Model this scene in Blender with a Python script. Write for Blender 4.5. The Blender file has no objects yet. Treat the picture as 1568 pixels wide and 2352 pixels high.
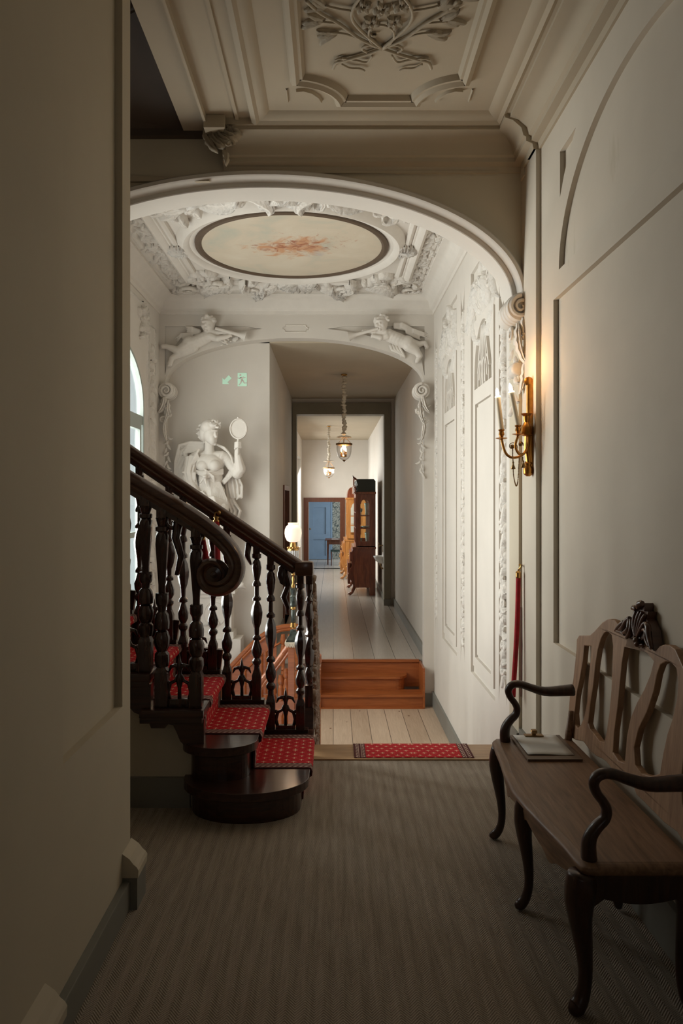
import bpy, bmesh, math, random
from mathutils import Vector, Matrix, Euler
from mathutils.geometry import tessellate_polygon
R=random.Random(7); PI=math.pi; C=bpy.context.scene.collection; S=bpy.context.scene
sin,cos=math.sin,math.cos
# ---------------------------------------------------------------- camera, world, lights, exposure
cam_d=bpy.data.cameras.new('camera'); cam=bpy.data.objects.new('camera',cam_d); C.objects.link(cam); S.camera=cam
cam.location=(0,0,1.65); cam.rotation_euler=(PI/2,0,0)
cam_d.sensor_width=36; cam_d.lens=1700*36/2352; cam_d.shift_x=19/2352; cam_d.shift_y=-26/2352; cam_d.clip_start=.05
S.view_settings.view_transform='Standard'; S.view_settings.look='None'; S.view_settings.gamma=1; S.view_settings.exposure=0.12
W=bpy.data.worlds.new('world'); S.world=W; W.use_nodes=True
W.node_tree.nodes['Background'].inputs[0].default_value=(.86,.94,1,1); W.node_tree.nodes['Background'].inputs[1].default_value=1.1
def area(name,loc,direction,sx,sy,e,col):
    l=bpy.data.lights.new(name,'AREA'); l.shape='RECTANGLE'; l.size=sx; l.size_y=sy; l.energy=e; l.color=col
    o=bpy.data.objects.new(name,l); C.objects.link(o); o.location=loc; o.rotation_euler=Vector(direction).to_track_quat('-Z','Y').to_euler(); return o
def point(name,loc,e,col,r=.02):
    l=bpy.data.lights.new(name,'POINT'); l.energy=e; l.color=col; l.shadow_soft_size=r
    o=bpy.data.objects.new(name,l); C.objects.link(o); o.location=loc; return o
area('daylight_stair_window',(-2.45,7.33,1.9),(1,.22,-.10),2.0,2.6,132,(1,.955,.94))
area('fill_stair_near',(-2.45,5.62,1.75),(1,-.3,-.12),.85,2.6,140,(1,.955,.94))  # light of an added, unseen second window; lifts right wall and carpet
area('daylight_corridor_window',(-1.35,17.2,1.6),(1,-.1,-.45),2.6,2.3,108,(1,.97,.94))
area('fill_corridor_far',(-1.35,20.2,1.6),(1,0,-.4),1.9,2.3,115,(1,.97,.94))  # light of an added, unseen window; lifts corridor end wall and ceiling
area('daylight_far_room',(2.4,24.2,1.5),(-1,0,-.1),1.6,1.8,95,(.85,.93,1))
area('fill_behind_viewer',(-.1,-2.55,2.2),(0,1,-.02),.6,.9,.35,(1,.76,.42))  # added weak fill for the foreground, no known source there
point('candle_light_near',(.985,4.47,2.43),1.5,(1,.55,.22)); point('candle_light_far',(1.07,4.40,2.46),1.7,(1,.55,.22))
# ---------------------------------------------------------------- materials
def ramp(nt,f,stops):
    r=nt.nodes.new('ShaderNodeValToRGB'); e=r.color_ramp.elements
    while len(e)<len(stops): e.new(.5)
    for k,(p,c) in enumerate(stops): e[k].position=p; e[k].color=(*c,1)
    nt.links.new(f,r.inputs[0]); return r.outputs[0]
def base(name,rough=.6,metal=0,spec=.5,coat=0):
    m=bpy.data.materials.new(name); m.use_nodes=True; b=m.node_tree.nodes['Principled BSDF']
    b.inputs['Roughness'].default_value=rough; b.inputs['Metallic'].default_value=metal; b.inputs['Specular IOR Level'].default_value=spec
    b.inputs['Coat Weight'].default_value=coat; b.inputs['Coat Roughness'].default_value=.12
    return m,m.node_tree,b
def coords(nt,scale=(1,1,1),kind='Object'):
    t=nt.nodes.new('ShaderNodeTexCoord'); mp=nt.nodes.new('ShaderNodeMapping'); mp.inputs['Scale'].default_value=scale
    nt.links.new(t.outputs[kind],mp.inputs[0]); return mp.outputs[0]
def noise(nt,vec,scale,detail=4,rough=.55,dist=0):
    n=nt.nodes.new('ShaderNodeTexNoise'); n.inputs['Scale'].default_value=scale; n.inputs['Detail'].default_value=detail
    n.inputs['Roughness'].default_value=rough; n.inputs['Distortion'].default_value=dist; nt.links.new(vec,n.inputs['Vector']); return n.outputs[0]
def bump(nt,b,h,strength=.2,dist=.01):
    n=nt.nodes.new('ShaderNodeBump'); n.inputs['Strength'].default_value=strength; n.inputs['Distance'].default_value=dist
    nt.links.new(h,n.inputs['Height']); nt.links.new(n.outputs[0],b.inputs['Normal'])
def mth(nt,op,a,b=None,c=None):
    n=nt.nodes.new('ShaderNodeMath'); n.operation=op
    for i,v in enumerate((a,b,c)):
        if v is None: continue
        if isinstance(v,(int,float)): n.inputs[i].default_value=v
        else: nt.links.new(v,n.inputs[i])
    return n.outputs[0]
def mix(nt,f,a,b):
    n=nt.nodes.new('ShaderNodeMix'); n.data_type='RGBA'
    for i,v in ((0,f),(6,a),(7,b)):
        if isinstance(v,tuple): n.inputs[i].default_value=(*v,1)
        elif isinstance(v,(int,float)): n.inputs[i].default_value=v
        else: nt.links.new(v,n.inputs[i])
    return n.outputs[2]
def plain(name,col,rough=.6,metal=0,var=.08,scale=12,bmp=.1,spec=.5,coat=0):
    m,nt,b=base(name,rough,metal,spec,coat); f=noise(nt,coords(nt),scale)
    lo=tuple(c*(1-var) for c in col); hi=tuple(min(1,c*(1+var)) for c in col)
    nt.links.new(ramp(nt,f,[(.3,lo),(.7,hi)]),b.inputs['Base Color'])
    if bmp: bump(nt,b,noise(nt,coords(nt),scale*6),bmp,.002)
    return m
def woodm(name,dark,light,axis=1,rough=.35,scale=3,coat=0,stretch=12):
    m,nt,b=base(name,rough,0,.5,coat); sc=[stretch]*3; sc[axis]=1
    f=noise(nt,coords(nt,tuple(sc)),scale,6,.6,.6)
    nt.links.new(ramp(nt,f,[(.3,dark),(.68,light)]),b.inputs['Base Color']); bump(nt,b,f,.06,.002); return m
def emit(name,col,s):
    m,nt,b=base(name); b.inputs['Base Color'].default_value=(*col,1); b.inputs['Emission Color'].default_value=(*col,1); b.inputs['Emission Strength'].default_value=s; return m
def glassm(name,tint=(1,1,1),op=.12):
    m=bpy.data.materials.new(name); m.use_nodes=True; nt=m.node_tree; nt.nodes.clear()
    o=nt.nodes.new('ShaderNodeOutputMaterial'); t=nt.nodes.new('ShaderNodeBsdfTransparent'); g=nt.nodes.new('ShaderNodeBsdfGlossy'); x=nt.nodes.new('ShaderNodeMixShader')
    lw=nt.nodes.new('ShaderNodeLayerWeight'); lw.inputs[0].default_value=.35
    t.inputs[0].default_value=(*tint,1); g.inputs['Roughness'].default_value=.03
    f=mth(nt,'MULTIPLY_ADD',lw.outputs['Facing'],.5,op); nt.links.new(f,x.inputs[0])
    nt.links.new(t.outputs[0],x.inputs[1]); nt.links.new(g.outputs[0],x.inputs[2]); nt.links.new(x.outputs[0],o.inputs[0]); return m
M={}
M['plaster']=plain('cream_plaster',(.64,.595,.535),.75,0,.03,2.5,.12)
M['ceil']=plain('ceiling_plaster',(.46,.39,.29),.8,0,.04,2,.12)  # passage shade put into the colour, browner than the hall plaster
def carved(name,col,sc,st):
    m,nt,b=base(name,.72); n=noise(nt,coords(nt),sc*.35,5,.6,1.5); v=nt.nodes.new('ShaderNodeTexVoronoi'); v.inputs['Scale'].default_value=sc; nt.links.new(coords(nt),v.inputs['Vector'])
    b.inputs['Base Color'].default_value=(*col,1); bump(nt,b,mth(nt,'ADD',mth(nt,'MULTIPLY',n,1.2),mth(nt,'MULTIPLY',v.outputs['Distance'],.5)),st,.02); return m
M['carved']=carved('carved_stucco',(.68,.635,.575),26,.55); M['carved_near']=carved('carved_ceiling_stucco',(.45,.38,.28),30,.2)  # near stucco carries the same shaded tone as the passage ceiling
M['passage']=plain('shade_toned_passage_plaster',(.55,.485,.375),.78,0,.03,2.5,.12)  # darker, yellower than the hall cream: the passage's shade is in this colour
M['relief']=plain('relief_plaster',(.68,.635,.575),.7,0,.03,9,.15)
M['skirt']=plain('grey_green_skirting_paint',(.21,.205,.18),.5,0,.05,5,.05)
M['olive']=plain('olive_grey_paint',(.25,.225,.165),.55,0,.05,5,.05)
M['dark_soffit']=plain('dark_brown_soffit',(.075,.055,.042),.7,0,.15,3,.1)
M['mahog']=woodm('dark_mahogany',(.018,.006,.004),(.06,.02,.011),0,.28,4,.4)
M['mahogv']=woodm('dark_turned_mahogany',(.018,.006,.004),(.055,.018,.01),2,.25,4,.5)
M['carvedwood']=woodm('carved_brown_wood',(.09,.045,.022),(.24,.14,.075),2,.45,6,.1)
M['rail']=woodm('handrail_wood',(.045,.016,.008),(.11,.045,.022),0,.3,4,.35)
M['orange']=woodm('orange_brown_wood',(.27,.070,.016),(.42,.125,.032),0,.38,3,.2)
M['bench']=woodm('walnut_bench',(.13,.067,.034),(.27,.155,.085),1,.5,4,.06)
M['benchback']=woodm('pale_walnut_bench_back',(.24,.125,.062),(.40,.235,.13),2,.5,4,.06)
M['benchleg']=woodm('dark_walnut_bench_leg',(.022,.009,.005),(.062,.024,.012),2,.36,4,.15)
M['thresh']=woodm('oak_threshold',(.32,.18,.08),(.46,.28,.14),0,.4,3)
M['brass']=plain('aged_brass',(.52,.30,.10),.3,1,.25,25,.1)
M['gilt']=plain('gilded_bronze',(.48,.22,.05),.33,1,.25,25,.2)
M['darkbrass']=plain('dark_brass',(.26,.16,.07),.4,1,.2,25,.1)
M['candle']=plain('ivory_candle_wax',(.80,.68,.50),.5,0,.04,10,.05)
M['flame']=emit('flame_glow',(1,.85,.62),9)
M['bulb']=emit('bulb_glow',(1,.72,.42),5)
M['globe']=emit('frosted_globe_glow',(1,.80,.64),.62)
M['glass']=glassm('clear_glass'); M['pane']=glassm('window_pane',(.97,1,.98),.04)
M['velvet']=plain('red_velvet',(.33,.006,.012),.85,0,.3,20,.2)
M['fabric']=plain('ruched_cream_silk',(.62,.54,.42),.7,0,.12,30,.3)
M['white']=plain('white_porcelain',(.78,.78,.76),.15,0,.02,5,0)
M['paper']=plain('white_paper',(.66,.65,.62),.7,0,.04,6,.05)
M['board']=woodm('brown_clipboard',(.10,.06,.035),(.19,.125,.075),0,.5,5)
M['blue']=plain('blue_grey_door_paint',(.17,.25,.345),.5,0,.06,4,.05)
M['paintframe']=plain('dark_bronze_frame',(.10,.066,.042),.5)
M['doorwood']=woodm('red_brown_door_wood',(.075,.022,.010),(.15,.048,.022),2,.38,4)
M['cabred']=woodm('red_mahogany_cabinet',(.13,.030,.014),(.30,.085,.035),2,.25,3,.5,6)
M['caborange']=woodm('light_burr_walnut_cabinet',(.36,.14,.035),(.60,.27,.08),2,.28,3,.4,6)
M['blackgreen']=plain('black_green_hood_paint',(.02,.026,.020),.4)
M['marble']=plain('dark_green_marble',(.05,.06,.05),.25,0,.6,22,0)
M['crystal']=plain('crystal_prisms',(.75,.76,.76),.05,0,.15,60,0)
M['green']=plain('dark_table_green',(.02,.05,.045),.5)
M['winframe']=plain('grey_green_window_paint',(.36,.40,.37),.5,0,.05,5,.05)
M['signgreen']=emit('photoluminescent_green',(.58,.88,.70),.10)
M['dish']=plain('pale_green_glassware',(.42,.50,.46),.1)
M['darkcord']=plain('dark_cord',(.12,.04,.03),.8)
# floors -------------------------------------------------
def carpet():
    m,nt,b=base('herringbone_carpet',.95,0,.15); sp=nt.nodes.new('ShaderNodeSeparateXYZ'); t=nt.nodes.new('ShaderNodeTexCoord'); nt.links.new(t.outputs['Object'],sp.inputs[0])
    x,y=sp.outputs[0],sp.outputs[1]; w=.062
    fx=mth(nt,'FRACT',mth(nt,'DIVIDE',x,w)); tri=mth(nt,'ABSOLUTE',mth(nt,'SUBTRACT',fx,.5))
    ph=mth(nt,'MULTIPLY_ADD',tri,w*1.25,y); s=mth(nt,'SINE',mth(nt,'MULTIPLY',ph,2*PI/.0125)); s2=mth(nt,'MULTIPLY_ADD',s,.5,.5)
    band=mth(nt,'MULTIPLY_ADD',mth(nt,'SINE',mth(nt,'MULTIPLY',x,2*PI/w)),.065,.5)
    n=noise(nt,coords(nt,(30,2,2)),2.2,4); n2=noise(nt,coords(nt),140,2)
    f=mth(nt,'MULTIPLY_ADD',mth(nt,'SUBTRACT',s2,.5),.62,band); f=mth(nt,'ADD',f,mth(nt,'MULTIPLY',mth(nt,'SUBTRACT',n,.5),.7)); f=mth(nt,'ADD',f,mth(nt,'MULTIPLY',mth(nt,'SUBTRACT',n2,.5),.4))
    nt.links.new(ramp(nt,f,[(.05,(.17,.136,.104)),(.95,(.50,.43,.355))]),b.inputs['Base Color']); bump(nt,b,s2,.45,.004); return m
def planks(name,w,pal,axis=0,knots=True,rough=.5,gap=.012):
    m,nt,b=base(name,rough,0,.4); sp=nt.nodes.new('ShaderNodeSeparateXYZ'); t=nt.nodes.new('ShaderNodeTexCoord'); nt.links.new(t.outputs['Object'],sp.inputs[0])
    q=mth(nt,'DIVIDE',sp.outputs[axis],w); fr=mth(nt,'FRACT',q); idn=mth(nt,'FLOOR',q)
    wn=nt.nodes.new('ShaderNodeTexWhiteNoise'); wn.noise_dimensions='1D'; nt.links.new(idn,wn.inputs['W'])
    g=noise(nt,coords(nt,(14,1,1)),3,6,.6,1.2); f=mth(nt,'ADD',mth(nt,'MULTIPLY',wn.outputs[0],.3),mth(nt,'MULTIPLY',g,.7))
    col=ramp(nt,f,[(.25,pal[0]),(.75,pal[1])])
    if knots:
        v=nt.nodes.new('ShaderNodeTexVoronoi'); v.inputs['Scale'].default_value=5; nt.links.new(coords(nt,(1.3,.8,1)),v.inputs['Vector'])
        k=mth(nt,'LESS_THAN',v.outputs['Distance'],.09); col=mix(nt,k,col,pal[2])
    ed=mth(nt,'LESS_THAN',mth(nt,'MINIMUM',fr,mth(nt,'SUBTRACT',1,fr)),gap); col=mix(nt,ed,col,pal[3])
    nt.links.new(col,b.inputs['Base Color']); bump(nt,b,mth(nt,'SUBTRACT',1,ed),.4,.004); return m
M['carpet']=carpet()
M['planks']=planks('pale_pine_planks',.205,[(.46,.33,.23),(.66,.51,.38),(.22,.13,.08),(.04,.025,.02)])
M['greyplanks']=planks('grey_painted_planks',.265,[(.45,.40,.35),(.55,.49,.43),(0,0,0),(.12,.105,.09)],0,False,.24,.014)
def runner():
    m,nt,b=base('red_stair_runner',.92,0,.2); uv=nt.nodes.new('ShaderNodeUVMap'); sp=nt.nodes.new('ShaderNodeSeparateXYZ'); nt.links.new(uv.outputs[0],sp.inputs[0])
    u,v=sp.outputs[0],sp.outputs[1]      # u metres from one edge mirrored (distance to edge), v metres along
    def dots(pu,pv,su,sv,ou,ov):
        a=mth(nt,'ABSOLUTE',mth(nt,'SUBTRACT',mth(nt,'FRACT',mth(nt,'ADD',mth(nt,'DIVIDE',u,su),ou)),.5)); c=mth(nt,'ABSOLUTE',mth(nt,'SUBTRACT',mth(nt,'FRACT',mth(nt,'ADD',mth(nt,'DIVIDE',v,sv),ov)),.5))
        d=mth(nt,'ADD',mth(nt,'MULTIPLY',a,pu),mth(nt,'MULTIPLY',c,pv)); cr=mth(nt,'MULTIPLY',mth(nt,'MINIMUM',a,c),3); return mth(nt,'LESS_THAN',mth(nt,'ADD',d,cr),.27)
    d=mth(nt,'MAXIMUM',dots(1,1.3,.062,.085,0,0),dots(1,1.3,.062,.085,.5,.5))
    n=noise(nt,coords(nt),90,2); red=ramp(nt,n,[(.3,(.40,.010,.016)),(.7,(.62,.030,.04))])
    col=mix(nt,d,red,(.75,.50,.34))
    def band(a,c): return mth(nt,'MULTIPLY',mth(nt,'GREATER_THAN',u,a),mth(nt,'LESS_THAN',u,c))
    zig=mth(nt,'GREATER_THAN',mth(nt,'SINE',mth(nt,'ADD',mth(nt,'MULTIPLY',v,2*PI/.03),mth(nt,'MULTIPLY',u,260))),.0)
    col=mix(nt,band(-.01,.075),col,(.10,.03,.03)); col=mix(nt,mth(nt,'MULTIPLY',band(.012,.026),zig),col,(.50,.36,.30)); col=mix(nt,mth(nt,'MULTIPLY',band(.055,.07),zig),col,(.50,.36,.30))
    col=mix(nt,band(.029,.033),col,(.5,.36,.3)); col=mix(nt,band(.047,.051),col,(.5,.36,.3))
    nt.links.new(col,b.inputs['Base Color']); bump(nt,b,n,.4,.003); return m
M['runner']=runner()
def painting():
    m,nt,b=base('sky_ceiling_painting',.8); sp=nt.nodes.new('ShaderNodeSeparateXYZ'); t=nt.nodes.new('ShaderNodeTexCoord'); nt.links.new(t.outputs['Object'],sp.inputs[0])
    x=mth(nt,'ADD',sp.outputs[0],.41); y=mth(nt,'ADD',sp.outputs[1],-7.35)
    col=ramp(nt,noise(nt,coords(nt),1.9,5,.6,.5),[(.3,(.44,.44,.36)),(.5,(.56,.48,.37)),(.7,(.60,.53,.42))])
    def blobm(cx,cy,rx,ry,sc,th,c,col):
        d=mth(nt,'ADD',mth(nt,'POWER',mth(nt,'ABSOLUTE',mth(nt,'DIVIDE',mth(nt,'SUBTRACT',x,cx),rx)),2),mth(nt,'POWER',mth(nt,'ABSOLUTE',mth(nt,'DIVIDE',mth(nt,'SUBTRACT',y,cy),ry)),2))
        n=noise(nt,coords(nt,(1,1,1)),sc,5,.6,1.4); f=mth(nt,'SUBTRACT',n,mth(nt,'MULTIPLY',d,.16)); f=mth(nt,'MULTIPLY',mth(nt,'SUBTRACT',f,th),5)
        n2=nt.nodes.new('ShaderNodeClamp'); nt.links.new(f,n2.inputs[0]); return mix(nt,n2.outputs[0],col,c)
    col=blobm(.12,.16,.4,.16,4,.45,(.46,.40,.36),col)
    col=blobm(.02,0,.42,.27,4.5,.33,(.52,.28,.15),col)
    col=blobm(.0,-.02,.46,.24,8,.42,(.30,.10,.05),col)
    col=blobm(.25,-.2,.6,.4,11,.54,(.42,.20,.12),col)
    col=blobm(.0,.02,.30,.2,3.5,.30,(.66,.42,.24),col) if False else col
    nt.links.new(col,b.inputs['Base Color']); return m
M['painting']=painting()
def wallpaper():
    m,nt,b=base('leafy_wallpaper',.8); v=noise(nt,coords(nt,(1,1,.8)),9,3,.5,2.2)
    nt.links.new(ramp(nt,v,[(.42,(.06,.075,.07)),(.5,(.33,.32,.26)),(.56,(.10,.12,.11)),(.62,(.36,.35,.29))]),b.inputs['Base Color']); return m
M['wallpaper']=wallpaper()
# stained wall
def stained():
    m,nt,b=base('cream_plaster_with_damp_stains',.75); n=noise(nt,coords(nt),2.5)
    col=ramp(nt,n,[(.3,(.57,.51,.42)),(.7,(.62,.555,.46))]); sp=nt.nodes.new('ShaderNodeSeparateXYZ'); t=nt.nodes.new('ShaderNodeTexCoord'); nt.links.new(t.outputs['Object'],sp.inputs[0])  # base cream warmed with the passage's shade; stains are laid over it
    for cy,cz,ry,rz in ((3.95,3.05,.10,.22),(3.36,3.22,.10,.16)):
        d=mth(nt,'ADD',mth(nt,'POWER',mth(nt,'ABSOLUTE',mth(nt,'DIVIDE',mth(nt,'SUBTRACT',sp.outputs[1],cy),ry)),2),mth(nt,'POWER',mth(nt,'ABSOLUTE',mth(nt,'DIVIDE',mth(nt,'SUBTRACT',sp.outputs[2],cz),rz)),2))
        f=mth(nt,'SUBTRACT',noise(nt,coords(nt,(1,3,1)),4,6,.7,.6),mth(nt,'MULTIPLY',d,.2)); f=mth(nt,'MULTIPLY',mth(nt,'SUBTRACT',f,.43),4)
        c=nt.nodes.new('ShaderNodeClamp'); nt.links.new(f,c.inputs[0]); col=mix(nt,mth(nt,'MULTIPLY',c.outputs[0],.6),col,(.42,.36,.25))
    nt.links.new(col,b.inputs['Base Color']); return m
M['stained']=stained()
# ---------------------------------------------------------------- geometry helpers
def P(px,py,Y): return Vector(((px-765)*Y/1700,Y,1.65+(1150-py)*Y/1700))
def smooth(me):
    for p in me.polygons: p.use_smooth=True
class MB:
    def __init__(s): s.b=bmesh.new(); s.uv=None
    def box(s,x0,y0,z0,x1,y1,z1,bev=0):
        r=bmesh.ops.create_cube(s.b,size=1); v=r['verts']
        for q in v: q.co=Vector(((x0+x1)/2+q.co.x*(x1-x0),(y0+y1)/2+q.co.y*(y1-y0),(z0+z1)/2+q.co.z*(z1-z0)))
        if bev: bmesh.ops.bevel(s.b,geom=list({e for q in v for e in q.link_edges}),offset=bev,segments=2,affect='EDGES',profile=.7)
        return s
    def grid(s,rows,closed_u=False,closed_v=False,caps=False):
        V=[[s.b.verts.new(p) for p in r] for r in rows]; n=len(V); m=len(V[0])
        for i in range(n-(0 if closed_u else 1)):
            for j in range(m-(0 if closed_v else 1)):
                a,b_,c,d=V[i][j],V[(i+1)%n][j],V[(i+1)%n][(j+1)%m],V[i][(j+1)%m]
                if len({a,b_,c,d})==4:
                    try: s.b.faces.new((a,b_,c,d))
                    except ValueError: pass
        if caps:
            s.b.faces.new(V[0][::-1]); s.b.faces.new(V[-1])
        return s
    def lathe(s,prof,origin=(0,0,0),seg=16,flute=None,cap=True,axis=None):
        o=Vector(origin); q=Vector((0,0,1)).rotation_difference(Vector(axis).normalized()) if axis else None; rows=[]
        for r,z in prof:
            row=[]
            for k in range(seg):
                a=2*PI*k/seg; rr=r
                if flute and flute[0]<=z<=flute[1]: rr=r*(1+flute[2]*cos(flute[3]*a+flute[4]*z))
                p=Vector((rr*cos(a),rr*sin(a),z)); row.append(o+(q@p if q else p))
            rows.append(row)
        return s.grid(rows,closed_v=True,caps=cap)
    def tube(s,pts,rad,seg=8,cap=True,closed=False,flat=None,up=None):
        pts=[Vector(p) for p in pts]; n=len(pts); rad=rad if isinstance(rad,(list,tuple)) else [rad]*n; rows=[]; prev=None
        for i in range(n):
            if closed: d=pts[(i+1)%n]-pts[i-1]
            else: d=pts[min(i+1,n-1)]-pts[max(i-1,0)]
            d.normalize()
            if up is not None: a=Vector(up)-d*d.dot(Vector(up))
            elif prev is None: a=d.orthogonal()
            else: a=prev-d*prev.dot(d)
            a.normalize(); prev=a; b_=d.cross(a); f=flat or (1,1)
            rows.append([pts[i]+(a*cos(2*PI*k/seg)*f[0]+b_*sin(2*PI*k/seg)*f[1])*rad[i] for k in range(seg)])
        return s.grid(rows,closed_u=closed,closed_v=True,caps=cap and not closed)
    def sweep(s,pts,prof,up,cap=True):
        """profile points (side,up) carried along a path"""
        pts=[Vector(p) for p in pts]; n=len(pts); rows=[]
        for i in range(n):
            d=(pts[min(i+1,n-1)]-pts[max(i-1,0)]).normalized(); u=up[i] if isinstance(up,list) else up
            sd=d.cross(Vector(u)).normalized(); uu=sd.cross(d).normalized(); k=prof[i] if isinstance(prof[0],list) else prof
            rows.append([pts[i]+sd*a+uu*b_ for a,b_ in k])
        return s.grid(rows,closed_v=True,caps=cap)
    def plate(s,F,outer,holes=(),h0=0,h1=.03):
        loops=[list(outer)]+[list(h) for h in holes]; v3=[[Vector((u,v,0)) for u,v in l] for l in loops]; flat=[p for l in loops for p in l]
        tris=tessellate_polygon(v3); top=[s.b.verts.new(F(u,v,h1)) for u,v in flat]; bot=[s.b.verts.new(F(u,v,h0)) for u,v in flat]
        for t in tris:
            for V,tt in ((top,t),(bot,t[::-1])):
                try: s.b.faces.new([V[k] for k in tt])
                except ValueError: pass
        i=0
        for l in loops:
            n=len(l)
            for k in range(n):
                try: s.b.faces.new((top[i+k],top[i+(k+1)%n],bot[i+(k+1)%n],bot[i+k]))
                except ValueError: pass
            i+=n
        return s
    def mold(s,F,poly,prof,closed=True):
        """mitred moulding: prof = (offset to the left of the path, height)"""
        n=len(poly); P2=[Vector(p) for p in poly]; rows=[]
        for i in range(n):
            a=P2[i]-P2[i-1] if (closed or i>0) else P2[1]-P2[0]; b_=P2[(i+1)%n]-P2[i] if (closed or i<n-1) else a
            a=a.normalized(); b_=b_.normalized(); na=Vector((-a.y,a.x)); nb=Vector((-b_.y,b_.x)); mm=(na+nb); mm=mm/max(.25,mm.length_squared)*2
            rows.append([F(P2[i].x+mm.x*o,P2[i].y+mm.y*o,h) for o,h in prof])
        return s.grid(rows,closed_u=closed)
    def ball(s,c,r,seg=10,sc=(1,1,1)):
        c=Vector(c); m=max(5,seg*2//3)
        return s.grid([[c+Vector((r*sc[0]*sin(PI*i/m)*cos(2*PI*k/seg),r*sc[1]*sin(PI*i/m)*sin(2*PI*k/seg),-r*sc[2]*cos(PI*i/m))) for k in range(seg)] for i in [.06]+list(range(1,m))+[m-.06]],closed_v=True,caps=True)
    def leaf(s,F,u,v,ang,L,Wd,H,curv=0,lobes=4,n=9,m=6,h0=0):
        rows=[]; x,y,a=u,v,ang
        for i in range(n+1):
            t=i/n; w=Wd*(sin(PI*min(1,t*.9+.08))**.7)*(1+.22*cos(2*PI*lobes*t))*(1-.25*t); sx,sy=-sin(a),cos(a); row=[]
            for j in range(m+1):
                q=-1+2*j/m; hh=h0+H*(1-q*q)**.6*(.55+.45*sin(PI*t))*(1+.35*cos(q*PI*3))*(1 if .01<t<.99 else .2) if abs(q)<.999 else h0-.002
                row.append(F(x+sx*q*w,y+sy*q*w,hh+(H*.5*t*t if abs(q)<.9 else 0)))
            rows.append(row); x+=cos(a)*L/n; y+=sin(a)*L/n; a+=curv/n*(1+t)
        return s.grid(rows)
    def spiral(s,F,u,v,r0,turns,w,hand=1,a0=0,H=.02,n=40,sgn=1):
        pts=[];rad=[]
        for i in range(n+1):
            t=i/n; r=r0*(1-t)**.9+.08*r0*(t); a=a0+hand*2*PI*turns*t; pts.append(F(u+r*cos(a),v+r*sin(a),H*(1+.6*t))); rad.append(w*(1-.65*t))
        return s.tube(pts,rad,6)
    def done(s,name,mat,parent=None,sm=False,kind=None,label=None,cat=None,group=None,autos=None):
        bmesh.ops.remove_doubles(s.b,verts=s.b.verts,dist=1e-6); bmesh.ops.recalc_face_normals(s.b,faces=s.b.faces)
        me=bpy.data.meshes.new(name); s.b.to_mesh(me); s.b.free(); o=bpy.data.objects.new(name,me); C.objects.link(o)
        me.materials.append(M[mat] if isinstance(mat,str) else mat)
        if sm: smooth(me)
        if autos: me.set_sharp_from_angle(angle=math.radians(autos))
        if parent: o.parent=parent; o.matrix_parent_inverse=Matrix.Translation(-parent.location) if parent.rotation_euler==Euler((0,0,0)) else parent.matrix_basis.inverted()
        if kind: o['kind']=kind
        if label: o['label']=label
        if cat: o['category']=cat
        if group: o['group']=group
        return o
def thing(name,label,cat,loc=(0,0,0),group=None,kind=None):
    o=bpy.data.objects.new(name,None); C.objects.link(o); o.location=loc; o.empty_display_size=.1
    if label: o['label']=label
    if cat: o['category']=cat
    if group: o['group']=group
    if kind: o['kind']=kind
    return o
def copytree(o,parent=None):
    c=o.copy(); C.objects.link(c)
    if parent: c.parent=parent
    for ch in list(o.children): copytree(ch,c)
    return c
def box(name,mat,x0,y0,z0,x1,y1,z1,bev=0,**k): return MB().box(x0,y0,z0,x1,y1,z1,bev).done(name,mat,**k)
def ell(cu,cv,ru,rv,a0=0,a1=2*PI,n=32,inc=True): return [(cu+ru*cos(a0+(a1-a0)*i/n),cv+rv*sin(a0+(a1-a0)*i/n)) for i in range(n+(1 if inc else 0))]
def rect(u0,v0,u1,v1): return [(u0,v0),(u1,v0),(u1,v1),(u0,v1)]
def _ico(k):
    b=bmesh.new(); bmesh.ops.create_icosphere(b,subdivisions=k,radius=1); b.verts.index_update(); r=([tuple(v.co) for v in b.verts],[tuple(v.index for v in f.verts) for f in b.faces]); b.free(); return r
ICO=[_ico(2),_ico(3)]
def blob(name,parts,mat,voxel=.012,it=3,fac=.5,**k):
    V=[]; Fc=[]
    def put(c,r,E=None,k=0):
        v,f=ICO[k]; n=len(V); c=Vector(c)
        for q in v:
            w=Vector((q[0]*r[0],q[1]*r[1],q[2]*r[2]))
            V.append(tuple(c+(E@w if E else w)))
        Fc.extend([(x+n,y+n,z+n) for x,y,z in f])
    for p in parts:
        if p[0]=='c':
            _,a,ra,c,rc=p; a=Vector(a); c=Vector(c); n=min(24,max(2,int((c-a).length/(.45*max(.006,min(ra,rc))))))
            for i in range(n+1):
                t=i/n; r=ra+(rc-ra)*t; put(a.lerp(c,t),(r,r,r))
        else:
            _,c,r,rot=(*p,(0,0,0))[:4]; put(c,r,Euler(rot).to_matrix() if any(rot) else None,1)
    me=bpy.data.meshes.new('tmp'); me.from_pydata(V,[],Fc); o=bpy.data.objects.new('tmp',me); C.objects.link(o)
    md=o.modifiers.new('r','REMESH'); md.mode='VOXEL'; md.voxel_size=voxel
    ev=o.evaluated_get(bpy.context.evaluated_depsgraph_get()); m2=bpy.data.meshes.new_from_object(ev)
    bpy.data.objects.remove(o); bpy.data.meshes.remove(me)
    B=MB(); B.b.from_mesh(m2); bpy.data.meshes.remove(m2)
    if it:
        V=list(B.b.verts)
        for _ in range(it): bmesh.ops.smooth_vert(B.b,verts=V,factor=fac,use_axis_x=True,use_axis_y=True,use_axis_z=True)
    return B.done(name,mat,sm=True,**k)
FR=lambda u,v,h: Vector((1.27-h,u,v))       # right wall: u=y v=z
FC=lambda z: (lambda u,v,h: Vector((u,v,z-h)))  # ceilings
FE=lambda y: (lambda u,v,h: Vector((u,y-h,v)))  # walls facing the viewer
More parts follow.
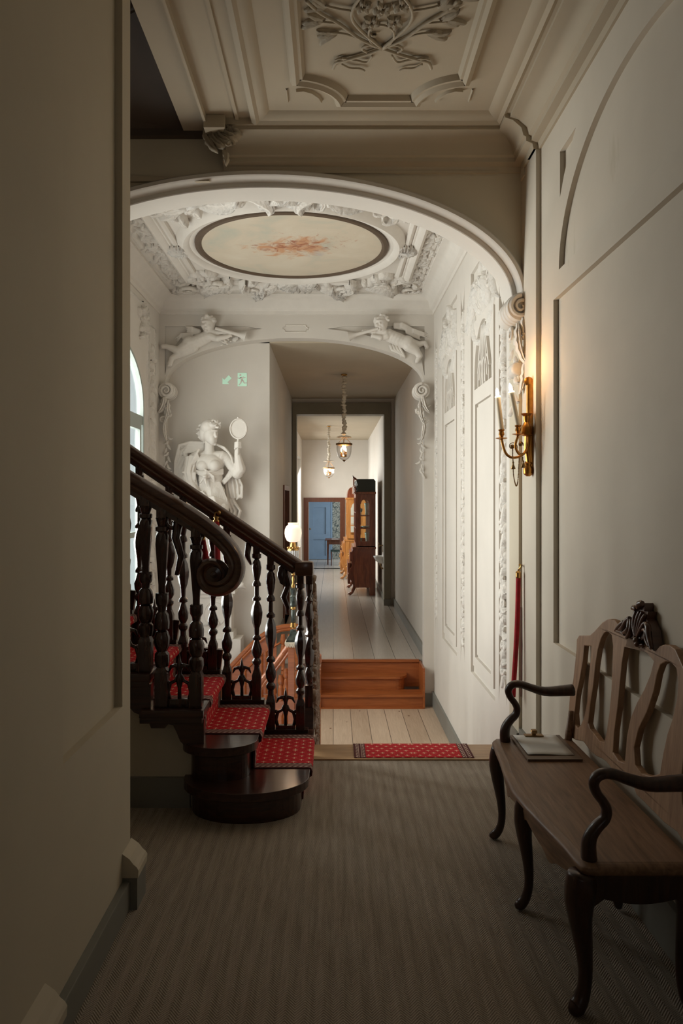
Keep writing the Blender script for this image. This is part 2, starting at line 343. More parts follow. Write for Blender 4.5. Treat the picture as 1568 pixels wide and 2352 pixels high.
# ================================================================ THE SETTING
K=dict(kind='structure')
# --- near passage
box('floor','carpet',-3.2,-3,-.07,1.27,4.71,0,**K)
box('floor_threshold','thresh',-.13,4.712,-.09,1.24,5.0,.004,.004,**K)
MB().box(-.13,4.70,0,1.24,4.715,.009).done('trim_1','thresh',**K)
# left wall with recessed panels
WL=lambda u,v,h: Vector((-.88+h,u,v))
wl=MB(); wl.box(-1.12,-3,0,-.88,3.1,5.0)
wl.plate(WL,rect(-3,0,3.1,5.6),[rect(2.33,.82,2.985,5.5)],0,.03)
wl.done('wall_left','passage',**K)
box('baseboard_left','skirt',-.851,-3,0,-.82,3.06,.115,.004,**K)
for y0,y1 in ((2.985,3.10),(1.95,2.16)):
    box('trim_2','skirt',-.852,y0,0,-.79,y1+.02,.132,**K)
    t=MB(); F_=lambda u,v,h: Vector((u,h,v)); t.plate(F_,[(-.852,.13),(-.786,.13),(-.784,.16),(-.790,.172),(-.805,.185),(-.82,.205),(-.838,.218),(-.852,.228)],[],y0-.004,y1+.024); t.done('trim_3','passage',**K)
# right wall, foreground bay
LC,LR,LH=3.05,1.02,.62
lun=[(LC-LR,2.92)]+[(LC+LR,2.92)]+[(LC+LR*cos(a*PI/40),2.92+LH*sin(a*PI/40)) for a in range(1,40)]
def spandrel(s):
    pts=[(LC+s*1.0,3.56),(LC+s*1.0,3.30)]; pts+=[(LC+s*(1.09*cos(a)),2.92+.70*sin(a)) for a in (.62,.72,.82)]; pts=[(LC+s*1.0,3.56),(LC+s*1.0,3.31),(LC+s*.93,3.40),(LC+s*.85,3.475),(LC+s*.735,3.56)]
    return pts if s<0 else pts[::-1]
wr=MB(); wr.plate(FR,rect(-3,0,4.75,4.1),[lun,spandrel(1),spandrel(-1),rect(1.93,.85,4.17,2.78),rect(-2,.85,1.5,2.78)],0,.03); wr.done('wall_right','stained',**K)
box('wall_right_backing','stained',1.268,-3,0,1.5,4.75,5.0,**K)
wp=MB(); wp.box(1.21,4.42,0,1.2405,4.752,3.752).box(1.225,4.423,3.7,1.2405,4.752,4.0); wp.box(1.21,1.45,0,1.2405,1.75,3.75); wp.done('trim_4','stained',**K)
box('baseboard_right','skirt',1.212,-3,0,1.245,4.42,.19,.004,**K)
box('trim_5','skirt',1.19,4.40,0,1.215,4.755,.19,.004,**K)
# unseen back wall; its opening is added to let fill light in
MB().plate(FE(-2.9),rect(-1.1,0,1.4,4.5),[rect(-.40,1.7,.30,2.7)],0,.2).done('wall_back','passage',**K)
# ceiling of the passage
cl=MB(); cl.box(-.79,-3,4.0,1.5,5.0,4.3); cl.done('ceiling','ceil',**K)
fc=FC(4.0)
cm=MB()
# outer frame
of=[(-.50,.9),(1.05,.9),(1.05,4.57),(-.50,4.57)]
cm.mold(fc,of,[(-.01,0),(0,.03),(.03,.045),(.05,.03),(.07,.03),(.10,.012),(.115,0)])
cm.mold(fc,[(-.60,.8),(1.15,.8),(1.15,4.66),(-.60,4.66)],[(0,0),(.0,.012),(.02,.012),(.02,0)])
def notch(x0,y0,x1,y1,r):
    pts=[]; q=14
    for cx,cy,a0 in ((x1,y0,PI),(x1,y1,-PI/2),(x0,y1,0),(x0,y0,PI/2)):   # concave quarter circles at the corners
        for k in range(q+1):
            a=a0-PI/2*k/q; pts.append((cx+r[0]*cos(a),cy+r[1]*sin(a)))
    return pts
ring=notch(-.23,1.35,.76,4.36,(.25,.22))
cm.mold(fc,ring,[(-.012,0),(0,.03),(.025,.045),(.045,.028),(.06,.028),(.075,0)])
for s,cx in ((1,-.23),(-1,.76)):
    for cy,t in ((4.36,-1),(1.35,1)):
        pts=[(cx+s*.02,cy+t*.12),(cx+s*.06,cy+t*.125),(cx+s*.10,cy+t*.105),(cx+s*.135,cy+t*.06),(cx+s*.15,cy+t*.01)]
        if s*t<0: pts=pts[::-1]
        cm.mold(fc,pts,[(-.007,0),(0,.016),(.012,.016),(.018,0)],False)
        cm.mold(fc,[(cx-s*.035,cy+t*.01),(cx-s*.035,cy+t*.14)][::(1 if s*t<0 else -1)],[(-.006,0),(0,.012),(.006,0)],False)
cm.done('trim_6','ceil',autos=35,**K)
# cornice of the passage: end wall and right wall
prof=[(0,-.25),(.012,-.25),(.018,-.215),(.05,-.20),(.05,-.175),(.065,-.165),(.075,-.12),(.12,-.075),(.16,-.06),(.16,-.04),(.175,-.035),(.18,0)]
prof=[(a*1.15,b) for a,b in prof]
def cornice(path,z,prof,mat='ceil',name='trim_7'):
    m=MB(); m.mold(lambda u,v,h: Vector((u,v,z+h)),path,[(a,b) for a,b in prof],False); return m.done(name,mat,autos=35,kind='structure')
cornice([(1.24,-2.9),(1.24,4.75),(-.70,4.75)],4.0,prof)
def step_block(y0,y1):
    m=MB(); m.mold(lambda u,v,h: Vector((u,v,4.0+h)),[(1.21,y0),(1.21,y1)],prof,False)
    F=lambda y: (lambda u,v,h: Vector((u,y-h,v)))
    m.plate(F(y0),[(1.21-a,4.0+b) for a,b in prof]+[(1.24,4.0),(1.24,3.75)],[],-.004,0); m.done('trim_8','ceil',autos=35,kind='structure')
step_block(4.42,4.70)
box('trim_8','stained',1.20,4.66,3.70,1.268,4.765,4.0,**K)
MB().box(-.79,-3,3.955,-.775,4.75,4.0).box(-.95,-3,4.0,-.79,4.76,4.12).done('trim_9','ceil',**K)
box('trim_10','ceil',-3.2,4.725,3.69,-.79,4.75,3.72,**K); box('trim_10','ceil',-.79,4.73,3.745,1.05,4.75,3.76,**K)
# dark underside of the upper flight
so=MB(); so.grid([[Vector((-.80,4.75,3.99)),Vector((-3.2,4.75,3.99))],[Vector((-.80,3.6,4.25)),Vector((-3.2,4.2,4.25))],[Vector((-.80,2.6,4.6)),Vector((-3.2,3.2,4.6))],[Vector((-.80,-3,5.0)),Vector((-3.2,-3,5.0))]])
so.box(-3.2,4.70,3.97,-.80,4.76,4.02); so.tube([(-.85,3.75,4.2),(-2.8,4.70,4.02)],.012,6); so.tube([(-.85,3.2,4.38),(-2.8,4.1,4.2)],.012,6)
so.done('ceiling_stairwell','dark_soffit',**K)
box('wall_stairwell_left','plaster',-3.4,2.9,0,-3.2,5,5,**K)
box('wall_stairwell_near','plaster',-3.4,2.9,0,-1.12,3.1,5,**K)
# --- big arch wall
AC,AR,AS,AH=-.45,1.68,2.95,.80
arc=[(AC+AR*cos(a*PI/60),AS+AH*sin(a*PI/60)) for a in range(61)]
aw=MB(); aw.plate(FE(5.0),[(1.27,0),(1.27,4.4),(-3.2,4.4),(-3.2,0),(-2.09,0),(-2.09,AS)]+arc[::-1]+[(1.19,AS),(1.19,0)],[],0,.25); aw.done('wall_arch','passage',**K)
am=MB(); am.mold(FE(5.0),arc,[(-.012,.24),(-.012,.275),(0,.29),(.022,.29),(.032,.275),(.034,.235),(.045,.215),(.07,.215),(.075,.21),(.075,.0)],False); am.done('trim_11','plaster',autos=40,**K)
box('baseboard_arch','skirt',1.175,4.745,0,1.205,5.0,.16,**K)
# --- stair hall
NB=(9.3)
hf=MB(); hf.box(-.15,6.3,-.98,1.27,9.4,-.88); hf.done('floor_landing','planks',**K)
hb=MB(); hb.box(-.44,6.6,-1.02,-.15,9.3,-.878,.004); hb.done('trim_12','orange',**K)
box('floor_lower','greyplanks',-2.2,4.9,-3.5,1.3,9.4,-3.4,**K)
# flight from the passage down to the landing
ds=MB()
for k in range(5): ds.box(-.13,5.0+.28*k,-.98,1.24,5.0+.28*(k+1)+.03,-.176*(k+1)-.001)
ds.box(-.17,4.9,-1.2,-.13,6.5,-.5); ds.done('flight_down','orange',kind='structure')
cel=MB(); cel.box(-2.3,4.9,4.2,1.5,9.6,4.5); cel.done('ceiling_hall','relief',**K)
def gar_hole(y0,y1,z0,z1):
    m=(y0+y1)/2; return [(y0,z0-.10),(y0+.02,z0),(m-.03,z0+.10),(m,z0+.13),(m+.03,z0+.10),(y1-.02,z0-.02),(y1,z0-.13),(y1,z1+.1),(y1-.015,z1),(m,z1-.12),(y0+.015,z1),(y0,z1+.1)]
GAR=[(5.30,5.54,.28,3.2),(7.00,7.20,.22,3.6),(8.83,9.0,.2,3.62)]
PAN=[(5.67,6.67,.11,3.69),(7.42,8.42,.09,3.72)]
hw=MB(); hw.plate(FR,[(5.0,-.9),(9.4,-.9),(9.4,4.2),(5.0,4.2)],[gar_hole(*g) for g in GAR]+[rect(a,c,b,d) for a,b,c,d in PAN],0,.03)
hw.box(1.268,5.0,-3.5,1.5,9.6,4.2)
hw.done('wall_hall_right','plaster',**K)
for a,b,c,d in PAN:
    p=MB(); i0,i1=a+.07,b-.09; pc=(i0+i1)/2; rr=(i1-i0)/2-.07
    ah=[(pc-rr,2.62),(pc+rr,2.62)]+[(pc+rr*cos(t*PI/24),2.72+.44*sin(t*PI/24)) for t in range(0,25)]
    p.plate(FR,rect(i0,c+.08,i1,3.22),[rect(i0+.10,c+.17,i1-.10,2.49),ah],0,.028)
    p.plate(FR,rect(i0+.13,c+.20,i1-.13,2.46),[],0,.018)
    for k in range(-3,4):
        A=k*.24; q0=Vector((pc+k*.02,3.12)); q1=Vector((pc+sin(A)*.34,3.12-.5*cos(A))); dd=(q1-q0).normalized(); nn=Vector((-dd.y,dd.x))*.014
        p.plate(FR,[tuple(q0+nn),tuple(q0-nn),tuple(q1-nn),tuple(q1+nn)],[],0,.026)
    for k in (-1,0,1): p.mold(FR,[(pc+k*.13-.085,2.62)]+[(pc+k*.13-.085*cos(t*PI/12),2.64+.2*sin(t*PI/12)) for t in range(13)]+[(pc+k*.13+.085,2.62)],[(-.011,0),(-.011,.024),(.011,.024),(.011,0)],False)
    p.done('trim_13','plaster',**K)
box('baseboard_hall_right','skirt',1.215,6.4,-.88,1.245,9.3,-.70,.004,**K)
# left wall of the hall with the tall arched window
WH=lambda u,v,h: Vector((-2.34+h,u,v))
wy0,wy1,wz0,wzs=6.3,8.36,.1,2.72; wc=(wy0+wy1)/2; wr_=(wy1-wy0)/2
wo=[(wy0,wz0),(wy1,wz0)]+[(wc+wr_*cos(a*PI/30),wzs+.62*sin(a*PI/30)) for a in range(0,31)]
MB().plate(WH,rect(4.9,-3.5,9.5,4.4),[wo,rect(5.17,.1,6.05,3.25)],.13,.2).done('wall_hall_left','plaster',**K)
win3=thing('added_window_3',None,None,(-2.28,5.6,.1),kind='structure')  # unseen second hall window, added to carry light into the foreground
MB().plate(lambda u,v,h: Vector((-2.205+h,u,v)),rect(5.17,.1,6.05,3.25),[rect(5.25,.2,5.58,2.5),rect(5.64,.2,5.97,2.5),rect(5.25,2.6,5.97,3.17)],0,.07).done('window_frame','winframe',parent=win3)
MB().plate(lambda u,v,h: Vector((-2.205+h,u,v)),rect(5.2,.15,6.02,3.2),[],.028,.032).done('window_pane','pane',parent=win3)
win=thing('window_1',None,None,(-2.28,wc,.1),kind='structure')
WG=lambda u,v,h: Vector((-2.205+h,u,v))
io=[(wc+(u-wc)*.965,wz0+.04+(v-wz0)*.978) for u,v in wo]
MB().plate(WG,wo,[io],0,.07).box(-2.205,wy0,2.50,-2.145,wy1,2.60).box(-2.20,wc-.035,wz0,-2.15,wc+.035,2.5).done('window_frame','winframe',parent=win)
sb=MB()
for a,b in ((wy0+.08,wc-.04),(wc+.04,wy1-.08)): sb.plate(WG,rect(a,wz0+.08,b,2.5),[rect(a+.06,wz0+.15,b-.06,1.25),rect(a+.06,1.31,b-.06,2.44)],.01,.06)
sb.done('casement','winframe',parent=win)
MB().plate(WG,io,[],.028,.032).done('window_pane','pane',parent=win)
# far end wall of the hall with its flat arch
EC,ER,ES,EH=-.475,1.595,3.10,.555
ea=[(EC+ER*cos(a*PI/50),ES+EH*sin(a*PI/50)) for a in range(51)]
ew=MB(); ew.plate(FE(9.3),[(1.27,-3.5),(1.27,4.2),(-2.2,4.2),(-2.2,-3.5),(-2.07,-3.5),(-2.07,ES)]+ea[::-1]+[(1.12,ES),(1.12,-3.5)],[],0,.15)
eo=[(EC+(ER)*cos(a*PI/50),ES+(EH)*sin(a*PI/50)) for a in range(51)]
def spa(s):
    o=[]
    for k in range(22):
        a=(.16+.056*k); o.append((EC+s*(ER+.13)*cos(a),ES+(EH+.13)*sin(a)))
    o=[p for p in o if p[1]<3.80]; x=abs(o[0][0]-EC); return ([(EC+s*1.60,3.80)]+[(EC+s*1.60,3.19)]+[q for q in o if abs(q[0]-EC)<1.58]+[(EC+s*.62,3.80)])[::(1 if s<0 else -1)]
ew.plate(FE(9.15),[(1.24,-3.5),(1.24,3.95),(-2.14,3.95),(-2.14,-3.5),(-2.07,-3.5),(-2.07,ES)]+ea[::-1]+[(1.12,ES),(1.12,-3.5)],[spa(1),spa(-1)],0,.03)
cart=notch(-.62,3.73,-.31,3.81,(.03,.03)); ew.mold(FE(9.12),cart,[(-.006,0),(0,.01),(.006,0)])
ew.done('wall_hall_end','plaster',autos=40,**K)
box('wall_hall_niche','plaster',-2.2,9.30,-3.5,-.80,9.45,3.8,**K)
box('wall_hall_below','plaster',-.80,9.52,-3.5,1.27,9.6,-.41,**K)
box('baseboard_hall_end','skirt',1.10,9.09,-.88,1.245,9.30,-.72,.003,**K)
# hall cornice + coved ceiling frame
hp=[(0,-.26),(.015,-.26),(.02,-.22),(.05,-.205),(.06,-.19),(.08,-.12),(.14,-.07),(.19,-.055),(.19,-.03),(.22,-.02),(.23,0)]
hc=MB(); hc.mold(lambda u,v,h: Vector((u,v,4.2+h)),[(-2.14,5.0),(1.24,5.0),(1.24,9.12),(-2.14,9.12)],hp); hc.done('trim_14','relief',autos=35,**K)
fh=FC(4.2); cx0,cy0=-.41,7.40
hm=MB()
def octa(x0,y0,x1,y1,c): return [(x0+c,y0),(x1-c,y0),(x1,y0+c),(x1,y1-c),(x1-c,y1),(x0+c,y1),(x0,y1-c),(x0,y0+c)]
hm.mold(fh,octa(cx0-1.28,cy0-1.34,cx0+1.28,cy0+1.34,.34),[(-.03,0),(-.01,.05),(.02,.075),(.06,.06),(.075,.035),(.09,.035),(.10,.02),(.13,0)])
hm.mold(fh,octa(cx0-1.17,cy0-1.22,cx0+1.17,cy0+1.22,.30),[(-.02,0),(0,.035),(.025,.045),(.05,.03),(.055,0)])
for mx,my in ((.72,8.72),(-1.54,8.72),(.72,6.0),(-1.54,6.0)):
    for r_,w_,h_ in ((.27,.035,.05),(.19,.03,.035),(.12,.02,.03)): hm.mold(fh,ell(mx,my,r_,r_,n=32,inc=False),[(-.01,0),(0,h_),(w_,h_*.8),(w_+.01,0)])
hm.mold(fh,rect(-1.92,5.22,1.02,8.98),[(-.01,0),(0,.03),(.03,.03),(.05,0)])
hm.mold(fh,ell(cx0,cy0,1.12,1.12,n=72,inc=False),[(-.02,0),(0,.04),(.05,.075),(.09,.06),(.11,.035),(.15,.03),(.17,.01)])
hm.done('trim_15','relief',autos=40,**K)
pt=thing('ceiling_painting','round painted sky panel in a dark frame set in the ornate hall ceiling','painting',(cx0,cy0,4.2))
MB().plate(fh,ell(cx0,cy0,.90,.90,n=64,inc=False),[],-.01,.03).done('canvas','painting',parent=pt)
MB().mold(fh,ell(cx0,cy0,.955,.955,n=72,inc=False),[(-.01,0),(0,.045),(.035,.05),(.06,.035),(.065,0)]).done('frame','paintframe',parent=pt,label='dark brown round frame')
# --- steps up to the long corridor
su=MB()
def tread(x0,x1,y0,y1,z,r,nose=.02,t=.03):
    pts=[(x0,y1),(x0,y0)]+([(x1-r+r*sin(a*PI/16),y0+r*1.0-r*cos(a*PI/16)) for a in range(9)] if r else [(x1,y0)])+[(x1,y1)]
    su.plate(lambda u,v,h: Vector((u,v,z-t+h)),pts,[],0,t)
for k,(x1,r,yn) in enumerate(((1.09,0,9.0),(.93,.16,9.20),(1.09,0,9.41))):
    z=-.88+.17*(k+1); y1=(9.26,9.46,9.45)[k]; su.box(-.15,yn+.03,-.9 if k<2 else -.72,x1-(.15 if r else 0),y1,z-.029); tread(-.15,x1,yn,y1,z,r)
    if r: su.lathe([(.125,-.9),(.125,z-.029)],(x1-.155,yn+.155,0),20)
    su.tube([(-.15,yn+.022,z-.037),(x1-(.17 if r else 0),yn+.022,z-.037)],.009,6)
su.box(1.09,9.0,-.9,1.115,9.45,-.39); su.box(-.17,9.0,-.9,-.15,9.45,-.37); su.box(-.15,8.985,-.9,1.10,9.03,-.868)
su.done('flight_up','orange',kind='structure')
# corridor
box('floor_corridor','greyplanks',-.85,9.452,-.43,1.2,22.3,-.371,**K)
box('wall_corridor_right','plaster',1.18,9.3,-.9,1.4,14.5,3.9,**K)
wl2=MB(); WC=lambda u,v,h: Vector((-1.0+h,u,v)); wl2.plate(WC,rect(9.44,-.9,14.5,3.9),[rect(11.8,-.37,13.15,1.9)],0,.20); wl2.done('wall_corridor_left','plaster',**K)
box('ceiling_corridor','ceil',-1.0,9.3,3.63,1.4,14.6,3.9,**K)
d=thing('door_1',None,None,(-.81,12.5,-.37),kind='structure'); MB().plate(WC,rect(11.8,-.37,13.15,1.9),[rect(11.88,-.37,13.07,1.82)],.1,.225).done('door_frame','doorwood',parent=d)
dl=MB(); dl.box(-.93,11.9,-.36,-.89,13.06,1.8); dl.done('door_leaf','doorwood',parent=d)
MB().lathe([(.005,0),(.012,.01),(.012,.05),(.022,.06),(.02,.08),(.002,.085)],(-.885,12.0,.65),10,axis=(1,0,0)).done('door_handle','brass',parent=d)
box('baseboard_corridor_right','skirt',1.155,9.3,-.371,1.185,14.3,-.22,**K); box('baseboard_corridor_left','skirt',-.81,9.3,-.371,-.785,11.78,-.22,**K)
# olive opening
ol=MB(); ol.plate(FE(14.6),[(1.11,-.371),(1.11,3.54),(-.79,3.54),(-.79,-.371),(-.71,-.371),(-.71,3.32),(.985,3.32),(.985,-.371)],[],0,.3); ol.done('trim_16','olive',**K)
box('trim_17','skirt',.975,14.26,-.371,1.12,14.3,-.25,**K)
MB().plate(FE(14.62),[(1.2,-.371),(1.2,3.9),(-1.0,3.9),(-1.0,-.371),(-.79,-.371),(-.79,3.54),(1.11,3.54),(1.11,-.371)],[],0,.25).done('wall_corridor_arch','plaster',**K)
# far corridor
box('wall_far_right','plaster',1.03,14.6,-.9,1.3,22.2,3.9,**K)
WF=lambda u,v,h: Vector((-1.2+h,u,v))
MB().plate(WF,rect(14.6,-.9,22.2,3.9),[rect(15.9,.35,18.5,2.85),rect(19.3,.35,21.2,2.85)],0,.27).done('wall_far_left','plaster',**K)
w2=thing('window_2',None,None,(-1.1,17.2,.35),kind='structure')
MB().plate(WF,rect(15.9,.35,18.5,2.85),[rect(15.98,.43,17.17,2.2),rect(17.23,.43,18.42,2.2),rect(15.98,2.28,18.42,2.77)],.06,.11).done('window_frame','winframe',parent=w2)
MB().plate(WF,rect(15.95,.4,18.45,2.8),[],.083,.087).done('window_pane','pane',parent=w2)
w4=thing('added_window_4',None,None,(-1.1,20.2,.35),kind='structure')  # unseen window, added to brighten the corridor's far end
MB().plate(WF,rect(19.3,.35,21.2,2.85),[rect(19.38,.43,20.2,2.2),rect(20.3,.43,21.12,2.2),rect(19.38,2.28,21.12,2.77)],.06,.11).done('window_frame','winframe',parent=w4)
MB().plate(WF,rect(19.35,.4,21.15,2.8),[],.083,.087).done('window_pane','pane',parent=w4)
box('ceiling_far','ceil',-1.2,14.6,3.45,1.3,22.3,3.9,**K)
MB().plate(FE(22.2),rect(-1.2,-.371,1.3,3.6),[rect(-.73,-.372,.20,1.61)],0,.2).done('wall_far_end','plaster',**K)
MB().plate(FE(22.0),[(-.88,-.371),(-.73,-.371),(-.73,1.61),(.20,1.61),(.20,-.371),(.35,-.371),(.35,1.74),(-.88,1.74)],[],-.02,.04).done('trim_18','doorwood',**K)
box('baseboard_far_right','skirt',1.005,14.6,-.371,1.035,22,-.25,**K)
# far room
box('floor_far_room','greyplanks',-2,22.3,-.43,2.6,25.6,-.371,**K); box('ceiling_far_room','ceil',-2,22.2,2.9,2.6,25.6,3.1,**K)
box('wall_far_room_end','wallpaper',-2,25.5,-.4,2.6,25.7,2.9,**K); box('wall_far_room_left','wallpaper',-2.1,22.2,-.4,-2,25.6,2.9,**K)
MB().plate(lambda u,v,h: Vector((2.6+h,u,v)),rect(22.2,-.4,25.6,2.9),[rect(23.4,.4,25,2.4)],0,.1).done('wall_far_room_right','wallpaper',**K)
d2=thing('door_2',None,None,(-.45,25.44,-.37),kind='structure')
MB().plate(FE(25.48),rect(-.90,-.371,-.03,1.66),[rect(-.84,-.371,-.09,1.60)],0,.06).done('door_frame','blue',parent=d2)
MB().plate(FE(25.46),rect(-.84,-.36,-.09,1.60),[rect(-.68,.50,-.25,1.42),rect(-.68,-.24,-.25,.32)],0,.035).box(-.84,25.45,-.36,-.09,25.465,1.6).done('door_leaf','blue',parent=d2)
MB().ball((-.79,25.38,.68),.03).done('door_handle','darkbrass',parent=d2,sm=True)
# ================================================================ PLASTER ORNAMENT
def plant(mb,F,u,v,n,spread,L,W,H,lobes=4):
    for k in range(n):
        a=R.uniform(0,2*PI); r=spread*math.sqrt(R.random()); mb.leaf(F,u+r*cos(a),v+r*sin(a),R.uniform(0,2*PI),L*R.uniform(.6,1.2),W*R.uniform(.7,1.2),H*R.uniform(.7,1.2),R.uniform(-3,3),lobes,8,5)
# garlands in the wall strips
for (y0,y1,z0,z1) in GAR:
    g=MB(); z=z1-.12; m=(y0+y1)/2; hw_=(y1-y0)/2
    while z>z0+.12:
        s=R.choice((-1,1)); L=R.uniform(.09,.2); g.leaf(FR,m+R.uniform(-.02,.02),z,-PI/2+s*R.uniform(.1,.9),L,hw_*.33,.035,-s*R.uniform(.5,2.6),3,8,5,.004)
        if R.random()<.5: g.ball(FR(m+R.uniform(-.4,.4)*hw_,z-.03,.025),R.uniform(.012,.022),8)
        z-=L*.32
    for k in range(3): g.spiral(FR,m+R.uniform(-.02,.02),R.uniform(z0+.5,z1-.5),.045,1.3,.012,R.choice((-1,1)))
    g.done('trim_19','carved',sm=True,kind='structure')
# acanthus shells above the fans
for a,b,c,d in PAN:
    g=MB(); pc=(a+b)/2
    for k in range(-4,5): g.leaf(FR,pc,3.22,PI/2+k*.33,.30-.02*abs(k),.045,.05,-k*.25,3,9,5)
    for s in (-1,1):
        g.leaf(FR,pc+s*.1,3.25,PI/2-s*1.2,.42,.07,.06,s*3.2,5); g.leaf(FR,pc+s*.40,3.62,-PI/2,.55,.05,.05,s*.9,6); g.leaf(FR,pc+s*.43,3.3,-PI/2-s*.2,.5,.05,.04,-s*1.2,5)
        g.spiral(FR,pc+s*.30,3.44,.09,1.6,.02,s,H=.03)
    plant(g,FR,pc,3.5,9,.25,.16,.035,.05); g.done('trim_20','carved',sm=True,kind='structure')
# hall ceiling: acanthus masses between the mouldings
ho=MB()
for k in range(44):        # ring of leaves between circle and octagon, thick at the four sides
    a=2*PI*k/44; 
for (ux,uy,rot) in ((0,1,PI/2),(0,-1,-PI/2),(1,0,0),(-1,0,PI)):
    ax=cx0+ux*1.20; ay=cy0+uy*1.26; t=(-uy,ux)
    big=1.25 if uy else .55
    for k in range(-5,6):  # central shell
        ho.leaf(fh,ax-ux*.12,ay-uy*.12,rot+k*.25,.30*(1 if uy else .6)-.012*abs(k),.040,.05,k*.15,3,9,6,.03)
    if uy:
        for s in (-1,1):
            ho.leaf(fh,ax+s*.22,ay,rot-s*1.25,.55,.11,.09,s*1.0,6,12,8,.02); ho.leaf(fh,ax+s*.38,ay+uy*.12,rot-s*1.5,.5,.08,.10,-s*1.8,5,12,7,.02)
            ho.leaf(fh,ax+s*.75,ay-uy*.05,rot-s*1.9,.55,.10,.10,s*1.6,6,12,8,.02); ho.leaf(fh,ax+s*.60,ay+uy*.05,rot+s*.6,.3,.07,.10,s*2.2,4,10,6,.03)
            ho.spiral(fh,ax+s*.98,ay-uy*.10,.13,1.7,.035,s*uy,H=.06); ho.spiral(fh,ax+s*.52,ay+uy*.08,.10,1.6,.03,-s*uy,H=.06)
            plant(ho,fh,ax+s*.9,ay-uy*.08,9,.2,.26,.05,.08,4); plant(ho,fh,ax+s*.45,ay+uy*.05,5,.2,.22,.045,.08,4)
for sx in (-1,1):          # corner bunches inside the octagon
    for sy in (-1,1):
        plant(ho,fh,cx0+sx*1.0,cy0+sy*1.02,13,.17,.24,.045,.07,5); plant(ho,fh,cx0+sx*1.35,cy0+sy*1.42,11,.17,.22,.045,.06,4); ho.spiral(fh,cx0+sx*1.32,cy0+sy*1.38,.11,1.5,.03,sx*sy,H=.05)
ho.done('trim_21','carved',sm=True,kind='structure')
hs=MB()                    # dense foliage bands along both long sides and the far end
for sx in (-1,1):
    y=5.4
    while y<8.8:
        for xx in (1.38,1.33,1.43): hs.leaf(fh,cx0+sx*xx,y+R.uniform(-.05,.05),R.uniform(0,2*PI),R.uniform(.08,.16),.024,.035,R.uniform(-3,3),4,7,5)
        y+=.07
for k in range(30): hs.leaf(fh,R.uniform(-1.7,.9),8.82+R.uniform(-.05,.06),R.uniform(0,2*PI),R.uniform(.12,.25),.04,.05,R.uniform(-3,3),4,7,5)
hs.done('trim_22','carved',sm=True,kind='structure')
# near ceiling: tied bouquet of oak-leaf sprays
bo=MB(); fo=fc
def B2(cx,cy):
    Y=3995/(1150-cy*.638); return ((300+cx*.638-765)*Y/1700,Y)
def stem(p,r=.008,h=.014): bo.tube(cr2([Vector(fo(*B2(*q),h)) for q in p]),r,6)
def cr2(p):
    o=[]
    for i in range(len(p)-1):
        a,b_,c,d=p[max(i-1,0)],p[i],p[i+1],p[min(i+2,len(p)-1)]
        for k in range(5):
            t=k/5; o.append(.5*((2*b_)+(c-a)*t+(2*a-5*b_+4*c-d)*t*t+(3*b_-a-3*c+d)*t**3))
    return o+[p[-1]]
def spray(tx,ty,a,n,L=.10,fan=.75):
    u,v=B2(tx,ty)
    for k in range(n):
        q=a+(k-(n-1)/2)*fan*2/max(1,n-1) if n>1 else a
        bo.leaf(fo,u,v,q,L*R.uniform(.85,1.15),.019,.017,R.uniform(-.6,.6),4,9,6)
CX0=905
for s_ in (-1,1):
    m=lambda x: CX0+s_*(x-CX0)
    aa=lambda a: a if s_>0 else PI-a       # angle in ceiling plane, +v = away from viewer (down in the picture)
    stem([(m(905),165),(m(985),130),(m(1060),75),(m(1130),35),(m(1180),-10)],.009); stem([(m(985),130),(m(1040),112),(m(1090),108)],.006); stem([(m(1060),75),(m(1110),70),(m(1140),68)],.006); stem([(m(905),165),(m(1000),80),(m(1010),20),(m(950),-60)],.008)
    stem([(m(1010),30),(m(1070),20),(m(1110),10)],.006)
    spray(m(1062),115,aa(.15),3,.12,.35); spray(m(1110),70,aa(-.1),3,.13,.4); spray(m(1100),22,aa(-.4),3,.11,.4); spray(m(1180),-10,aa(-.6),4,.11,.5)
    # ribbon tails
    stem([(m(905),165),(m(960),185),(m(1030),205),(m(1070),215),(m(1082),238)],.009); stem([(m(1075),208),(m(1060),202),(m(1040),205)],.006); stem([(m(940),190),(m(960),215),(m(1000),208),(m(1050),200)],.006); stem([(m(968),246),(m(985),238),(m(1020),236),(m(1050),222)],.006); stem([(m(905),165),(m(950),152),(m(978),165),(m(960),178)],.007)
stem([(880,160),(858,130),(862,95),(900,80),(940,95),(948,125),(925,158)],.006)
for (x,y) in ((866,78),(950,74),(905,30),(835,20),(975,15),(905,-30)):
    spray(x,y,R.uniform(-PI,PI),5,.05,2.5); bo.ball(fo(*B2(x,y),.02),.010,7)
for k in range(5): bo.ball(fo(*B2(870+3*k,118),.012),.009,6)
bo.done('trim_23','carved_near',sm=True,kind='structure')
# capitals hanging at both ends of the beam
def capital(x,y,z,s,name):
    g=MB(); F=lambda u,v,h: Vector((x+u*s,y-h*s,z+v*s))
    for k in range(5): g.leaf(F,-.07+.03*k,.04,-PI/2+.05+.10*k,.20-.012*k,.030,.05+.01*k,.7+.1*k,4,10,6,.03)
    g.leaf(F,.0,.02,-.9,.16,.03,.07,1.6,3,9,6,.03); g.spiral(F,.09,-.09,.03,1.3,.010,1,H=.06); g.spiral(F,-.06,-.03,.03,1.3,.010,-1,H=.05)
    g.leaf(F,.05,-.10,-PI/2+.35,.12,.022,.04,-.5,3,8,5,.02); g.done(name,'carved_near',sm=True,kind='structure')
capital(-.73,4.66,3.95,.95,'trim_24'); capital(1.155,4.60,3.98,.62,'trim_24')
MB().box(-.79,4.50,3.92,-.66,4.75,4.0,.008).done('trim_24','ceil',kind='structure')
